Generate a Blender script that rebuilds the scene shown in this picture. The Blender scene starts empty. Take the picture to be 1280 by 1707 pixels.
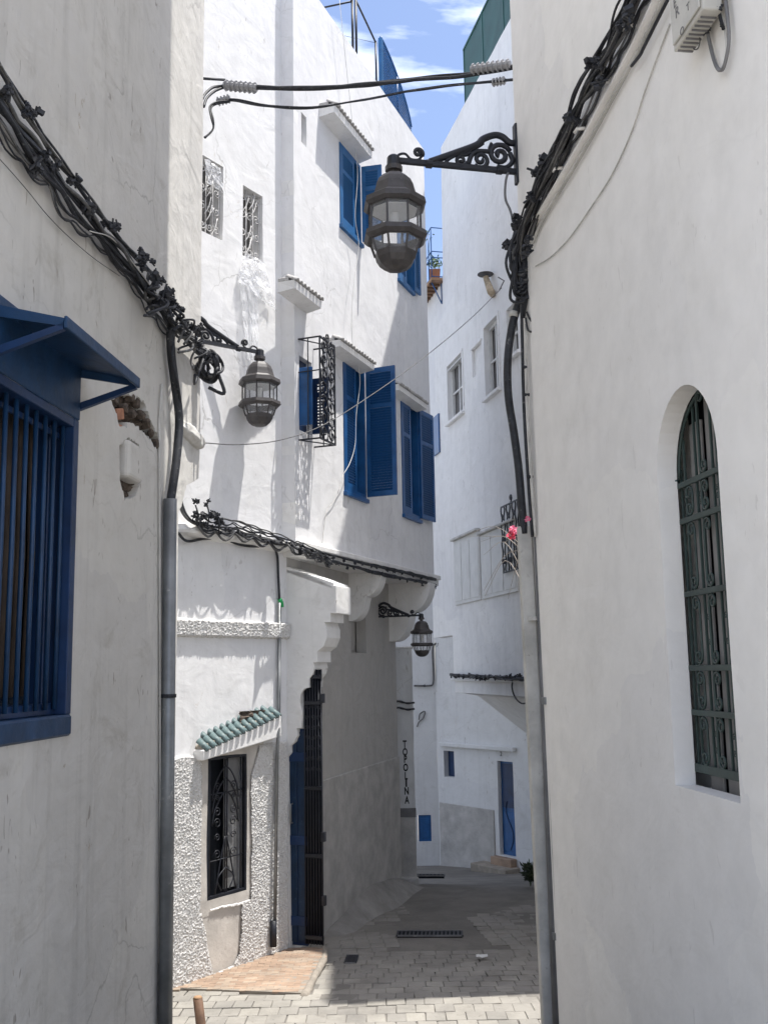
import bpy, bmesh, math, random
from mathutils import Vector, Matrix, noise
from mathutils.geometry import tessellate_polygon
R = random.Random(7)
V = Vector
sc = bpy.context.scene
C = sc.collection
PI = math.pi

# ------------------------------------------------------------------ camera
F = 1700.0
PITCH = math.atan(262 / F)
ROLL = math.radians(1.0)
fw = V((0, math.cos(PITCH), math.sin(PITCH)))
r0 = V((1, 0, 0)); u0 = V((0, -math.sin(PITCH), math.cos(PITCH)))
cr = r0 * math.cos(ROLL) - u0 * math.sin(ROLL)
cu = r0 * math.sin(ROLL) + u0 * math.cos(ROLL)
cam = bpy.data.objects.new('camera', bpy.data.cameras.new('camera'))
C.objects.link(cam)
cam.matrix_world = Matrix((( cr.x, cu.x, -fw.x, 0), (cr.y, cu.y, -fw.y, 0), (cr.z, cu.z, -fw.z, 0), (0, 0, 0, 1)))
cam.data.sensor_fit = 'VERTICAL'; cam.data.sensor_height = 36
cam.data.lens = F / 1707 * 36
cam.data.clip_start = 0.05; cam.data.clip_end = 2000
sc.camera = cam

# ------------------------------------------------------------------ sky, sun, exposure
SUN_EL = 72.0
sdir = V((1, 0.15, 0)).normalized()
L = (sdir * math.cos(math.radians(SUN_EL)) + V((0, 0, math.sin(math.radians(SUN_EL))))).normalized()
sun = bpy.data.objects.new('sun', bpy.data.lights.new('sun', 'SUN'))
sun.data.energy = 3.4; sun.data.angle = math.radians(0.5); sun.data.color = (1.0, 0.965, 0.91)
sun.rotation_euler = L.to_track_quat('Z', 'Y').to_euler()
sun.location = (4, 8, 30)
C.objects.link(sun)
world = bpy.data.worlds.new('World'); sc.world = world; world.use_nodes = True
wt = world.node_tree; wt.nodes.clear()
wo = wt.nodes.new('ShaderNodeOutputWorld'); bg = wt.nodes.new('ShaderNodeBackground')
sky = wt.nodes.new('ShaderNodeTexSky'); sky.sky_type = 'NISHITA'; sky.sun_disc = False
sky.sun_elevation = math.radians(SUN_EL); sky.sun_rotation = math.atan2(L.x, L.y)
sky.air_density = 1.0; sky.dust_density = 1.2; sky.ozone_density = 1.6
bg.inputs[1].default_value = 0.15
tc = wt.nodes.new('ShaderNodeTexCoord'); mp = wt.nodes.new('ShaderNodeMapping')
mp.inputs['Scale'].default_value = (1.0, 1.0, 2.2); mp.inputs['Location'].default_value = (1.38, 0.02, -0.07)
nz = wt.nodes.new('ShaderNodeTexNoise'); nz.inputs['Scale'].default_value = 3.6; nz.inputs['Detail'].default_value = 7; nz.inputs['Roughness'].default_value = 0.55
nz.inputs['Distortion'].default_value = 0.35
rp = wt.nodes.new('ShaderNodeValToRGB'); rp.color_ramp.elements[0].position = 0.47; rp.color_ramp.elements[1].position = 0.80
mx = wt.nodes.new('ShaderNodeMixRGB'); mx.inputs[2].default_value = (14.0, 14.1, 14.3, 1)
gn = wt.nodes.new('ShaderNodeMixRGB'); gn.blend_type = 'MULTIPLY'; gn.inputs[0].default_value = 1; gn.inputs[2].default_value = (0.84, 0.80, 0.82, 1)
wt.links.new(tc.outputs['Generated'], mp.inputs[0]); wt.links.new(mp.outputs[0], nz.inputs['Vector'])
wt.links.new(nz.outputs[0], rp.inputs[0]); wt.links.new(rp.outputs[0], mx.inputs[0]); wt.links.new(sky.outputs[0], gn.inputs[1]); wt.links.new(gn.outputs[0], mx.inputs[1])
wt.links.new(mx.outputs[0], bg.inputs[0]); wt.links.new(bg.outputs[0], wo.inputs[0])
sc.view_settings.view_transform = 'Standard'; sc.view_settings.look = 'None'
sc.view_settings.exposure = 0.98; sc.view_settings.gamma = 1; sc.view_settings.use_curve_mapping = False
sc.cycles.max_bounces = 10; sc.cycles.diffuse_bounces = 6

# ------------------------------------------------------------------ materials
def newmat(name):
    m = bpy.data.materials.new(name); m.use_nodes = True
    nt = m.node_tree; b = nt.nodes['Principled BSDF']
    return m, nt, b
def nd(nt, t, **kw):
    n = nt.nodes.new(t)
    for k, v in kw.items():
        if k in n.inputs: n.inputs[k].default_value = v
        else: setattr(n, k, v)
    return n
def ramp(nt, src, a, b, ca=(0, 0, 0, 1), cb=(1, 1, 1, 1)):
    r = nt.nodes.new('ShaderNodeValToRGB'); e = r.color_ramp.elements
    e[0].position = a; e[1].position = b; e[0].color = ca; e[1].color = cb
    nt.links.new(src, r.inputs[0]); return r.outputs[0]
def mixc(nt, fac, a, b, mode='MIX'):
    m = nt.nodes.new('ShaderNodeMixRGB'); m.blend_type = mode
    for i, x in enumerate((fac, a, b)):
        if hasattr(x, 'is_linked') or hasattr(x, 'links'): nt.links.new(x, m.inputs[i])
        else: m.inputs[i].default_value = x
    return m.outputs[0]
def coords(nt, scale=(1, 1, 1), loc=(0, 0, 0)):
    t = nt.nodes.new('ShaderNodeTexCoord'); g = nt.nodes.new('ShaderNodeMapping')
    g.inputs['Scale'].default_value = scale; g.inputs['Location'].default_value = loc
    nt.links.new(t.outputs['Object'], g.inputs[0]); return g.outputs[0]
def noise_n(nt, vec, scale, detail=4, rough=0.5, dist=0):
    n = nd(nt, 'ShaderNodeTexNoise', Scale=scale, Detail=detail, Roughness=rough, Distortion=dist)
    nt.links.new(vec, n.inputs['Vector']); return n.outputs[0]
def addn(nt, pairs):
    out = None
    for s, w in pairs:
        m = nt.nodes.new('ShaderNodeMath'); m.operation = 'MULTIPLY_ADD'; m.inputs[1].default_value = w
        nt.links.new(s, m.inputs[0])
        if out is None: m.inputs[2].default_value = 0
        else: nt.links.new(out, m.inputs[2])
        out = m.outputs[0]
    return out

def plaster(name, col, dirt=0.3, streak=0.3, crack=0.3, bump=1.0, marks=0.5, grime_z=None, loc=(0, 0, 0), peel=0.25):
    m, nt, b = newmat(name)
    v = coords(nt, loc=loc)
    big = noise_n(nt, v, 0.9, 5, 0.6); med = noise_n(nt, v, 5, 6, 0.6); fine = noise_n(nt, v, 60, 3, 0.6)
    c = mixc(nt, ramp(nt, big, 0.35, 0.68), (col[0] * .93, col[1] * .93, col[2] * .925, 1), (*col, 1))
    c = mixc(nt, ramp(nt, med, 0.3, 0.7), c, (min(1, col[0] * 1.05), min(1, col[1] * 1.05), min(1, col[2] * 1.05), 1))
    # rain streaks
    vs = coords(nt, (9, 9, 0.45), loc)
    st = noise_n(nt, vs, 1.0, 4, 0.6)
    f = ramp(nt, st, 0.52, 0.78, (0, 0, 0, 1), (streak, streak, streak, 1))
    c = mixc(nt, f, c, (col[0] * .55, col[1] * .55, col[2] * .54, 1))
    # blotches of dirt
    bl = noise_n(nt, v, 2.3, 8, 0.72, 0.6)
    f = ramp(nt, bl, 0.56, 0.74, (0, 0, 0, 1), (dirt, dirt, dirt, 1))
    c = mixc(nt, f, c, (col[0] * .52, col[1] * .49, col[2] * .43, 1))
    # scuffs: small elongated marks
    vm = coords(nt, (7, 7, 2.6), (loc[0] + 3, 1, 2))
    sm = noise_n(nt, vm, 2.2, 2, 0.5, 1.2)
    sm2 = noise_n(nt, vm, 0.5, 2, 0.5)
    mk = nt.nodes.new('ShaderNodeMath'); mk.operation = 'MULTIPLY'
    nt.links.new(ramp(nt, sm, 0.675, 0.71), mk.inputs[0]); nt.links.new(ramp(nt, sm2, 0.45, 0.6, (0, 0, 0, 1), (marks,) * 3 + (1,)), mk.inputs[1])
    c = mixc(nt, mk.outputs[0], c, (0.2, 0.17, 0.14, 1))
    # hairline cracks
    vw = nt.nodes.new('ShaderNodeVectorMath'); vw.operation = 'ADD'
    nn = nd(nt, 'ShaderNodeTexNoise', Scale=2.2, Detail=5); nt.links.new(v, nn.inputs['Vector'])
    sc_ = nt.nodes.new('ShaderNodeVectorMath'); sc_.operation = 'SCALE'; sc_.inputs['Scale'].default_value = 0.55
    nt.links.new(nn.outputs['Color'], sc_.inputs[0]); nt.links.new(v, vw.inputs[0]); nt.links.new(sc_.outputs[0], vw.inputs[1])
    vo = nd(nt, 'ShaderNodeTexVoronoi', Scale=0.75, feature='DISTANCE_TO_EDGE'); nt.links.new(vw.outputs[0], vo.inputs['Vector'])
    ck = ramp(nt, vo.outputs['Distance'], 0.0, 0.008, (1, 1, 1, 1), (0, 0, 0, 1))
    cm = ramp(nt, noise_n(nt, v, 0.8, 2), 0.48, 0.62, (0, 0, 0, 1), (crack,) * 3 + (1,))
    ckm = nt.nodes.new('ShaderNodeMath'); ckm.operation = 'MULTIPLY'
    nt.links.new(ck, ckm.inputs[0]); nt.links.new(cm, ckm.inputs[1])
    c = mixc(nt, ckm.outputs[0], c, (0.25, 0.24, 0.22, 1))
    pn = noise_n(nt, coords(nt, (1.5, 1.5, 0.8), (loc[0] + 5, loc[1], 2)), 3.2, 10, 0.68, 0.9)
    pm = ramp(nt, pn, 0.665, 0.68, (0, 0, 0, 1), (peel,) * 3 + (1,))
    c = mixc(nt, pm, c, (0.46, 0.40, 0.32, 1))
    # repainted patches in a slightly different white
    rpn = nd(nt, 'ShaderNodeTexVoronoi', Scale=0.55); nt.links.new(vw.outputs[0], rpn.inputs['Vector'])
    hs_ = nt.nodes.new('ShaderNodeSeparateColor'); nt.links.new(rpn.outputs['Color'], hs_.inputs[0])
    c = mixc(nt, 1.0, c, ramp(nt, hs_.outputs[0], 0.1, 0.9, (0.955, 0.955, 0.96, 1), (1.02, 1.018, 1.01, 1)), 'MULTIPLY')
    if grime_z is not None:
        sp = nt.nodes.new('ShaderNodeSeparateXYZ'); nt.links.new(v, sp.inputs[0])
        g = addn(nt, [(sp.outputs[2], 1), (bl, -1.6)])
        f = ramp(nt, addn(nt, [(g, 0.5)]), 0, 0.5)
        r2 = nt.nodes.new('ShaderNodeMapRange'); r2.inputs['From Min'].default_value = grime_z - 1.1; r2.inputs['From Max'].default_value = grime_z - 0.4
        r2.inputs['To Min'].default_value = 0.45; r2.inputs['To Max'].default_value = 0
        nt.links.new(g, r2.inputs[0])
        c = mixc(nt, r2.outputs[0], c, (0.33, 0.29, 0.23, 1))
    nt.links.new(c, b.inputs['Base Color'])
    b.inputs['Roughness'].default_value = 0.85; b.inputs['Specular IOR Level'].default_value = 0.2
    trowel = noise_n(nt, coords(nt, (1, 1, 1.6), loc), 2.4, 3, 0.5, 0.8)
    h = addn(nt, [(big, 0.05), (trowel, 0.03), (med, 0.012), (fine, 0.0016), (ckm.outputs[0], -0.006), (mk.outputs[0], -0.003), (pm, -0.004)])
    bp = nd(nt, 'ShaderNodeBump', Strength=1.0); bp.inputs['Distance'].default_value = bump
    nt.links.new(h, bp.inputs['Height']); nt.links.new(bp.outputs[0], b.inputs['Normal'])
    return m

def simple(name, col, rough=0.5, metal=0.0, var=0.15, vscale=8, bump=0.0, bscale=40, spec=0.5, wear=None, wearamt=0.5, world=False):
    m, nt, b = newmat(name)
    v = nt.nodes.new('ShaderNodeNewGeometry').outputs['Position'] if world else coords(nt)
    n = noise_n(nt, v, vscale, 5, 0.6)
    c = mixc(nt, ramp(nt, n, 0.3, 0.7), tuple(x * (1 - var) for x in col) + (1,), tuple(min(1, x * (1 + var)) for x in col) + (1,))
    if wear:
        w = noise_n(nt, v, vscale * 2.5, 6, 0.75)
        c = mixc(nt, ramp(nt, w, 0.6, 0.68, (0, 0, 0, 1), (wearamt,) * 3 + (1,)), c, (*wear, 1))
    if world:   # stains and worn spots that run on from one piece to the next, and a tone of its own for each piece
        c = mixc(nt, ramp(nt, noise_n(nt, v, 1.5, 7, 0.7, 0.4), 0.46, 0.66, (0, 0, 0, 1), (0.55, 0.55, 0.55, 1)), c, tuple(x * .55 for x in col) + (1,))
        c = mixc(nt, ramp(nt, noise_n(nt, v, 26, 3, 0.6), 0.66, 0.72, (0, 0, 0, 1), (0.6, 0.6, 0.6, 1)), c, tuple(x * .35 for x in col) + (1,))
        oi = nt.nodes.new('ShaderNodeObjectInfo')
        c = mixc(nt, 1.0, c, ramp(nt, oi.outputs['Random'], 0, 1, (.90, .90, .905, 1), (1.07, 1.07, 1.06, 1)), 'MULTIPLY')
    nt.links.new(c, b.inputs['Base Color'])
    b.inputs['Roughness'].default_value = rough; b.inputs['Metallic'].default_value = metal; b.inputs['Specular IOR Level'].default_value = spec
    if bump:
        bp = nd(nt, 'ShaderNodeBump', Strength=0.8); bp.inputs['Distance'].default_value = bump
        nt.links.new(noise_n(nt, v, bscale, 5, 0.6), bp.inputs['Height']); nt.links.new(bp.outputs[0], b.inputs['Normal'])
    return m

def glassy(name, col=(0.8, 0.85, 0.88), alpha=0.25, rough=0.08):
    m, nt, b = newmat(name)
    b.inputs['Base Color'].default_value = (*col, 1); b.inputs['Roughness'].default_value = rough
    v = coords(nt); n = noise_n(nt, v, 12, 4)
    nt.links.new(ramp(nt, n, 0.2, 0.9, (alpha * .7,) * 3 + (1,), (alpha * 1.5,) * 3 + (1,)), b.inputs['Alpha'])
    return m

M = dict(
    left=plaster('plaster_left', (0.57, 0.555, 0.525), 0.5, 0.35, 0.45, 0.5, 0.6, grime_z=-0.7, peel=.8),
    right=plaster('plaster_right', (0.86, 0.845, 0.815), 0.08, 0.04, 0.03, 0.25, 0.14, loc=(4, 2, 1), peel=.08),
    a=plaster('plaster_a', (0.76, 0.76, 0.765), 0.2, 0.12, 0.5, 0.30, 0.3, loc=(1, 5, 1)),
    b=plaster('plaster_b', (0.74, 0.74, 0.75), 0.22, 0.2, 0.3, 0.28, 0.25, loc=(7, 5, 3)),
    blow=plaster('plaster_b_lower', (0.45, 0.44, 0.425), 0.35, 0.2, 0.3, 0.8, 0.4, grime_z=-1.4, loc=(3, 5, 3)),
    r2=plaster('plaster_r2', (0.78, 0.775, 0.765), 0.2, 0.2, 0.2, 0.3, 0.3, loc=(2, 9, 3)),
    c=plaster('plaster_c', (0.64, 0.65, 0.66), 0.3, 0.25, 0.3, 0.35, 0.4, grime_z=-1.9, loc=(8, 3, 3)),
    trim=plaster('plaster_trim', (0.78, 0.775, 0.765), 0.3, 0.25, 0.2, 0.35, 0.4, loc=(5, 1, 3)),
    plinth=simple('plinth_render', (0.43, 0.42, 0.405), 0.9, var=0.2, vscale=4, bump=0.012, bscale=14, spec=.15),
    iron=simple('black_iron', (0.009, 0.011, 0.018), 0.5, var=0.4, vscale=12, bump=0.001, bscale=90, wear=(0.028, 0.028, 0.03), wearamt=.4),
    lamp=simple('bronze_lamp', (0.055, 0.05, 0.05), 0.5, var=0.3, vscale=14, bump=0.001, bscale=60, wear=(0.13, 0.12, 0.11), wearamt=.45),
    cable=simple('black_cable', (0.018, 0.02, 0.026), 0.6, var=0.6, vscale=13, wear=(0.26, 0.26, 0.25), wearamt=.7),
    cable2=simple('grey_cable', (0.09, 0.09, 0.09), 0.6, var=0.5, vscale=10, wear=(0.4, 0.4, 0.38), wearamt=.7),
    cable3=simple('pale_cable', (0.5, 0.49, 0.46), 0.6, var=0.3, vscale=6),
    navy=simple('navy_paint', (0.006, 0.036, 0.098), 0.5, var=0.35, vscale=5, bump=0.004, bscale=22, wear=(0.012, 0.03, 0.055), wearamt=.7),
    blue=simple('blue_paint', (0.010, 0.080, 0.235), 0.42, var=0.25, vscale=5, bump=0.002, bscale=30, wear=(0.006, 0.028, 0.07), wearamt=.6),
    blue_lit=simple('blue_paint_lit', (0.018, 0.115, 0.29), 0.5, var=0.2, vscale=5, bump=0.001, bscale=40),  # lighter copy of the blue for sunlit joinery, sunshine put into the colour
    bluedoor=simple('blue_door', (0.005, 0.024, 0.062), 0.4, var=0.3, vscale=5, bump=0.002, bscale=30, wear=(0.05, 0.09, 0.16), wearamt=.5),
    bluedk=simple('blue_paint_dark', (0.006, 0.028, 0.09), 0.45, var=0.3, vscale=5, bump=0.002, bscale=30, wear=(0.03, 0.06, 0.10), wearamt=.3),
    green=simple('green_iron', (0.030, 0.052, 0.047), 0.5, var=0.25, vscale=9, bump=0.001, bscale=60),
    greenf=simple('green_lattice', (0.02, 0.085, 0.075), 0.5, var=0.2, vscale=3),
    galv=simple('galvanised', (0.22, 0.23, 0.235), 0.45, metal=0.5, var=0.35, vscale=3, wear=(0.5, 0.49, 0.47), wearamt=.6, bump=.001),
    duct=simple('duct_painted', (0.50, 0.49, 0.46), 0.7, var=0.25, vscale=4, wear=(0.22, 0.20, 0.17), wearamt=.7, bump=.003, bscale=25),
    duct2=simple('duct_grey', (0.15, 0.15, 0.155), 0.6, var=0.3, vscale=3, wear=(0.35, 0.34, 0.32), wearamt=.5),
    plasticg=simple('grey_plastic', (0.33, 0.33, 0.34), 0.5, var=0.15),
    box=simple('box_plastic', (0.52, 0.51, 0.47), 0.5, var=0.12, vscale=6, wear=(0.3, 0.28, 0.24), wearamt=.4),
    dark=simple('dark_inside', (0.006, 0.008, 0.012), 0.75, var=0.3, spec=.2),
    pane=simple('window_glass', (0.03, 0.035, 0.04), 0.08, var=0.4, vscale=2, spec=0.7),
    paneg2=simple('grey_board', (0.19, 0.19, 0.19), 0.6, var=0.2, vscale=3),
    paneg3=simple('grey_slat_board', (0.30, 0.29, 0.28), 0.6, var=0.15, vscale=3),
    paneg=simple('grey_shutter', (0.13, 0.125, 0.12), 0.6, var=0.2, vscale=3),
    curtain=simple('brown_curtain', (0.045, 0.032, 0.024), 0.8, var=0.6, vscale=3, bump=.01, bscale=6),
    brick=simple('brick_red', (0.36, 0.17, 0.10), 0.85, var=0.35, vscale=14, bump=.003),
    rubble=simple('rubble', (0.09, 0.07, 0.055), 0.95, var=0.6, vscale=16, bump=.01, bscale=20, wear=(0.35, 0.3, 0.24), wearamt=.6),
    terra=simple('terracotta', (0.33, 0.235, 0.17), 0.85, var=0.25, vscale=3.0, bump=.003, bscale=50, wear=(0.32, 0.27, 0.21), wearamt=.7, world=True),
    terra2=simple('terracotta_faded', (0.35, 0.275, 0.21), 0.85, var=0.2, vscale=3.0, bump=.003, bscale=50, wear=(0.25, 0.21, 0.17), wearamt=.6, world=True),
    grout=simple('mortar', (0.31, 0.275, 0.23), 0.95, var=0.2, vscale=9, bump=.004, world=True),
    paver=simple('paver', (0.30, 0.283, 0.252), 0.88, var=0.13, vscale=2.2, bump=.004, bscale=35, wear=(0.20, 0.185, 0.16), wearamt=.7, world=True),
    paver2=simple('paver_b', (0.278, 0.263, 0.236), 0.88, var=0.13, vscale=2.2, bump=.004, bscale=35, wear=(0.19, 0.17, 0.15), wearamt=.7, world=True),
    mound=simple('rough_cement', (0.25, 0.24, 0.225), 0.95, var=0.25, vscale=3, bump=.015, bscale=9, wear=(0.16, 0.15, 0.13), wearamt=.6),
    bounce_terrace=simple('pale_bounce_terrace', (0.52, 0.475, 0.41), 0.9, var=0.1, vscale=1.5, world=True),  # kept pale so the slab throws sunlight onto the near walls
    ground=simple('street_cement', (0.19, 0.178, 0.16), 0.95, var=0.18, vscale=1.6, bump=.01, bscale=16, wear=(0.2, 0.19, 0.17), wearamt=.5, world=True),
    smooth=simple('smooth_dirty_plaster', (0.52, 0.49, 0.45), 0.9, var=0.15, vscale=4, bump=.006, bscale=14, wear=(0.35, 0.31, 0.26), wearamt=.5),
    tile=simple('green_glaze', (0.12, 0.175, 0.178), 0.55, var=0.45, vscale=18, bump=0.003, wear=(0.42, 0.42, 0.40), wearamt=.65),
    tilew=simple('hood_tile', (0.42, 0.41, 0.40), 0.7, var=0.35, vscale=22, bump=.003, wear=(0.04, 0.04, 0.045), wearamt=.9),
    tiledk=simple('tile_hollow_shade', (0.03, 0.03, 0.033), 0.9, var=0.3),  # near-black colour for the shade under and between roof tiles
    wood=simple('weathered_wood', (0.16, 0.09, 0.055), 0.75, var=0.45, vscale=9, bump=.004, bscale=20),
    plank=simple('balcony_plank', (0.33, 0.20, 0.11), 0.8, var=0.3, vscale=6, bump=.003),
    whitep=simple('white_joinery', (0.66, 0.66, 0.64), 0.55, var=0.08, vscale=5),
    whitei=simple('white_iron', (0.62, 0.61, 0.60), 0.6, var=0.25, vscale=14, wear=(0.35, 0.27, 0.22), wearamt=.5),
    leafdk=simple('dark_leaf', (0.025, 0.04, 0.018), 0.6, var=0.5, vscale=20),
    leaf=simple('leaf', (0.06, 0.12, 0.03), 0.6, var=0.5, vscale=20),
    petal=simple('petal', (0.75, 0.07, 0.13), 0.6, var=0.3, vscale=30),
    petal2=simple('petal_pale', (0.85, 0.22, 0.35), 0.6, var=0.3, vscale=30),
    twig=simple('twig', (0.35, 0.31, 0.27), 0.8, var=0.3),
    pot=simple('flower_pot', (0.30, 0.13, 0.07), 0.8, var=0.25),
    rust=simple('pipe_rust', (0.42, 0.34, 0.24), 0.85, var=0.5, vscale=14, bump=.004, wear=(0.5, 0.5, 0.48)),
    greentape=simple('green_tape', (0.02, 0.42, 0.12), 0.5, var=0.1),
    ink=simple('black_lettering', (0.015, 0.015, 0.017), 0.6, var=0.1),
    glass=glassy('lantern_glass', (0.70, 0.72, 0.75), 0.11, 0.08),
    film=glassy('plastic_film', (0.92, 0.93, 0.95), 0.42, 0.22),
)
# roughcast
def roughcast():
    m, nt, b = newmat('roughcast')
    v = coords(nt)
    n = noise_n(nt, v, 45, 5, 0.7); n2 = noise_n(nt, v, 1.6, 5, 0.7)
    c = mixc(nt, ramp(nt, n, 0.35, 0.55), (0.62, 0.60, 0.575, 1), (0.79, 0.78, 0.76, 1))
    sp = nt.nodes.new('ShaderNodeSeparateXYZ'); nt.links.new(v, sp.inputs[0])
    g = addn(nt, [(sp.outputs[2], 1), (n2, -1.2)])
    r2 = nt.nodes.new('ShaderNodeMapRange'); r2.inputs['From Min'].default_value = -3.6; r2.inputs['From Max'].default_value = -3.0
    r2.inputs['To Min'].default_value = 0.6; r2.inputs['To Max'].default_value = 0
    nt.links.new(g, r2.inputs[0])
    c = mixc(nt, r2.outputs[0], c, (0.30, 0.25, 0.19, 1))
    nt.links.new(c, b.inputs['Base Color']); b.inputs['Roughness'].default_value = 0.95; b.inputs['Specular IOR Level'].default_value = .1
    bp = nd(nt, 'ShaderNodeBump', Strength=1.0); bp.inputs['Distance'].default_value = 0.02
    nt.links.new(n, bp.inputs['Height']); nt.links.new(bp.outputs[0], b.inputs['Normal'])
    return m
M['rough'] = roughcast()

# ------------------------------------------------------------------ object helpers
ORG = {}
def thing(name, label, cat, loc=(0, 0, 0), group=None):
    o = bpy.data.objects.new(name, None); C.objects.link(o); o.location = loc
    o.empty_display_size = 0.2
    o['label'] = label; o['category'] = cat
    if group: o['group'] = group
    ORG[o] = V(loc); return o
def org(o): return ORG.get(o, V((0, 0, 0))) if o else V((0, 0, 0))
def ob(name, me, mat, parent=None, mw=None):
    if mat and not me.materials: me.materials.append(mat)
    o = bpy.data.objects.new(name, me); C.objects.link(o)
    if parent: o.parent = parent
    if mw is not None:
        o.matrix_local = Matrix.Translation(-org(parent)) @ mw
        ORG[o] = V((0, 0, 0))
    else: ORG[o] = org(parent)
    return o
def addm(name, verts, faces, mat, parent=None, smooth=False):
    """verts in world metres; origin becomes the parent thing's origin"""
    g = org(parent)
    me = bpy.data.meshes.new(name)
    me.from_pydata([tuple(V(v) - g) for v in verts], [], faces)
    bm = bmesh.new(); bm.from_mesh(me)
    bmesh.ops.recalc_face_normals(bm, faces=bm.faces); bm.to_mesh(me); bm.free()
    if smooth:
        for p in me.polygons: p.use_smooth = True
    return ob(name, me, mat, parent)
def addraw(name, verts, faces, mat, parent=None, smooth=False):
    g = org(parent); me = bpy.data.meshes.new(name)
    me.from_pydata([tuple(V(v) - g) for v in verts], [], faces)
    if smooth: me.polygons.foreach_set('use_smooth', [True] * len(me.polygons))
    return ob(name, me, mat, parent)
def kind(o, k, label=None):
    o['kind'] = k
    if label: o['label'] = label
    return o

def cat_rom(P, n=6):
    P = [V(p) for p in P]
    if len(P) < 3: return P
    out = []
    for i in range(len(P) - 1):
        a = P[i - 1] if i else P[0] * 2 - P[1]; b = P[i]; c = P[i + 1]; d = P[i + 2] if i + 2 < len(P) else P[-1] * 2 - P[-2]
        for k in range(n):
            t = k / n
            out.append(0.5 * ((2 * b) + (c - a) * t + (2 * a - 5 * b + 4 * c - d) * t * t + (3 * b - a - 3 * c + d) * t ** 3))
    out.append(P[-1]); return out
def tube_vf(P, r, sides=6, flat=1.0, vs=None, fs=None):
    vs = [] if vs is None else vs; fs = [] if fs is None else fs
    P = [V(p) for p in P]; base = len(vs); n = len(P)
    t = (P[1] - P[0]).normalized()
    up = V((0, 0, 1)) if abs(t.z) < 0.9 else V((1, 0, 0))
    x = t.cross(up).normalized()
    for i, p in enumerate(P):
        t = ((P[i + 1] if i + 1 < n else P[i]) - (P[i - 1] if i else P[i]))
        if t.length < 1e-9: t = V((0, 0, 1))
        t.normalize(); x = (x - t * x.dot(t))
        if x.length < 1e-6: x = t.orthogonal()
        x.normalize(); y = t.cross(x)
        rr = r if not isinstance(r, (list, tuple)) else (lambda f: r[int(f)] + (r[min(int(f) + 1, len(r) - 1)] - r[int(f)]) * (f - int(f)))(i / (n - 1) * (len(r) - 1))
        for k in range(sides):
            a = 2 * PI * (k + .5) / sides
            vs.append(p + x * math.cos(a) * rr + y * math.sin(a) * rr * flat)
    for i in range(n - 1):
        for k in range(sides):
            k2 = (k + 1) % sides
            fs.append((base + i * sides + k, base + i * sides + k2, base + (i + 1) * sides + k2, base + (i + 1) * sides + k))
    fs.append(tuple(base + k for k in reversed(range(sides)))); fs.append(tuple(base + (n - 1) * sides + k for k in range(sides)))
    return vs, fs
def tube(name, P, r, mat, parent, sides=6, smooth=True, sm=0, flat=1.0):
    if sm: P = cat_rom(P, sm)
    vs, fs = tube_vf(P, r, sides, flat)
    return addm(name, vs, fs, mat, parent, smooth)
def box_vf(c, ax, ay, az, vs=None, fs=None):
    vs = [] if vs is None else vs; fs = [] if fs is None else fs
    b = len(vs)
    for sx in (-1, 1):
        for sy in (-1, 1):
            for sz in (-1, 1): vs.append(c + ax * sx + ay * sy + az * sz)
    for f in ((0, 1, 3, 2), (4, 6, 7, 5), (0, 4, 5, 1), (2, 3, 7, 6), (0, 2, 6, 4), (1, 5, 7, 3)): fs.append(tuple(b + i for i in f))
    return vs, fs
def bevel_me(me, w, seg=2):
    bm = bmesh.new(); bm.from_mesh(me)
    bmesh.ops.bevel(bm, geom=list(bm.edges), offset=w, segments=seg, affect='EDGES', profile=0.5, clamp_overlap=True)
    bm.to_mesh(me); bm.free(); return me
_ub = {}
def cubemesh(name, sx, sy, sz, mat, bev=0.0, jit=0.0, seed=0):
    vs, fs = box_vf(V((0, 0, 0)), V((sx / 2, 0, 0)), V((0, sy / 2, 0)), V((0, 0, sz / 2)))
    rr = random.Random(seed)
    if jit: vs = [v + V((rr.uniform(-jit, jit), rr.uniform(-jit, jit), rr.uniform(-jit, jit))) for v in vs]
    me = bpy.data.meshes.new(name); me.from_pydata([tuple(v) for v in vs], [], fs)
    bm = bmesh.new(); bm.from_mesh(me); bmesh.ops.recalc_face_normals(bm, faces=bm.faces); bm.to_mesh(me); bm.free()
    if bev: bevel_me(me, bev, 1)
    me.materials.append(mat); return me

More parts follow.
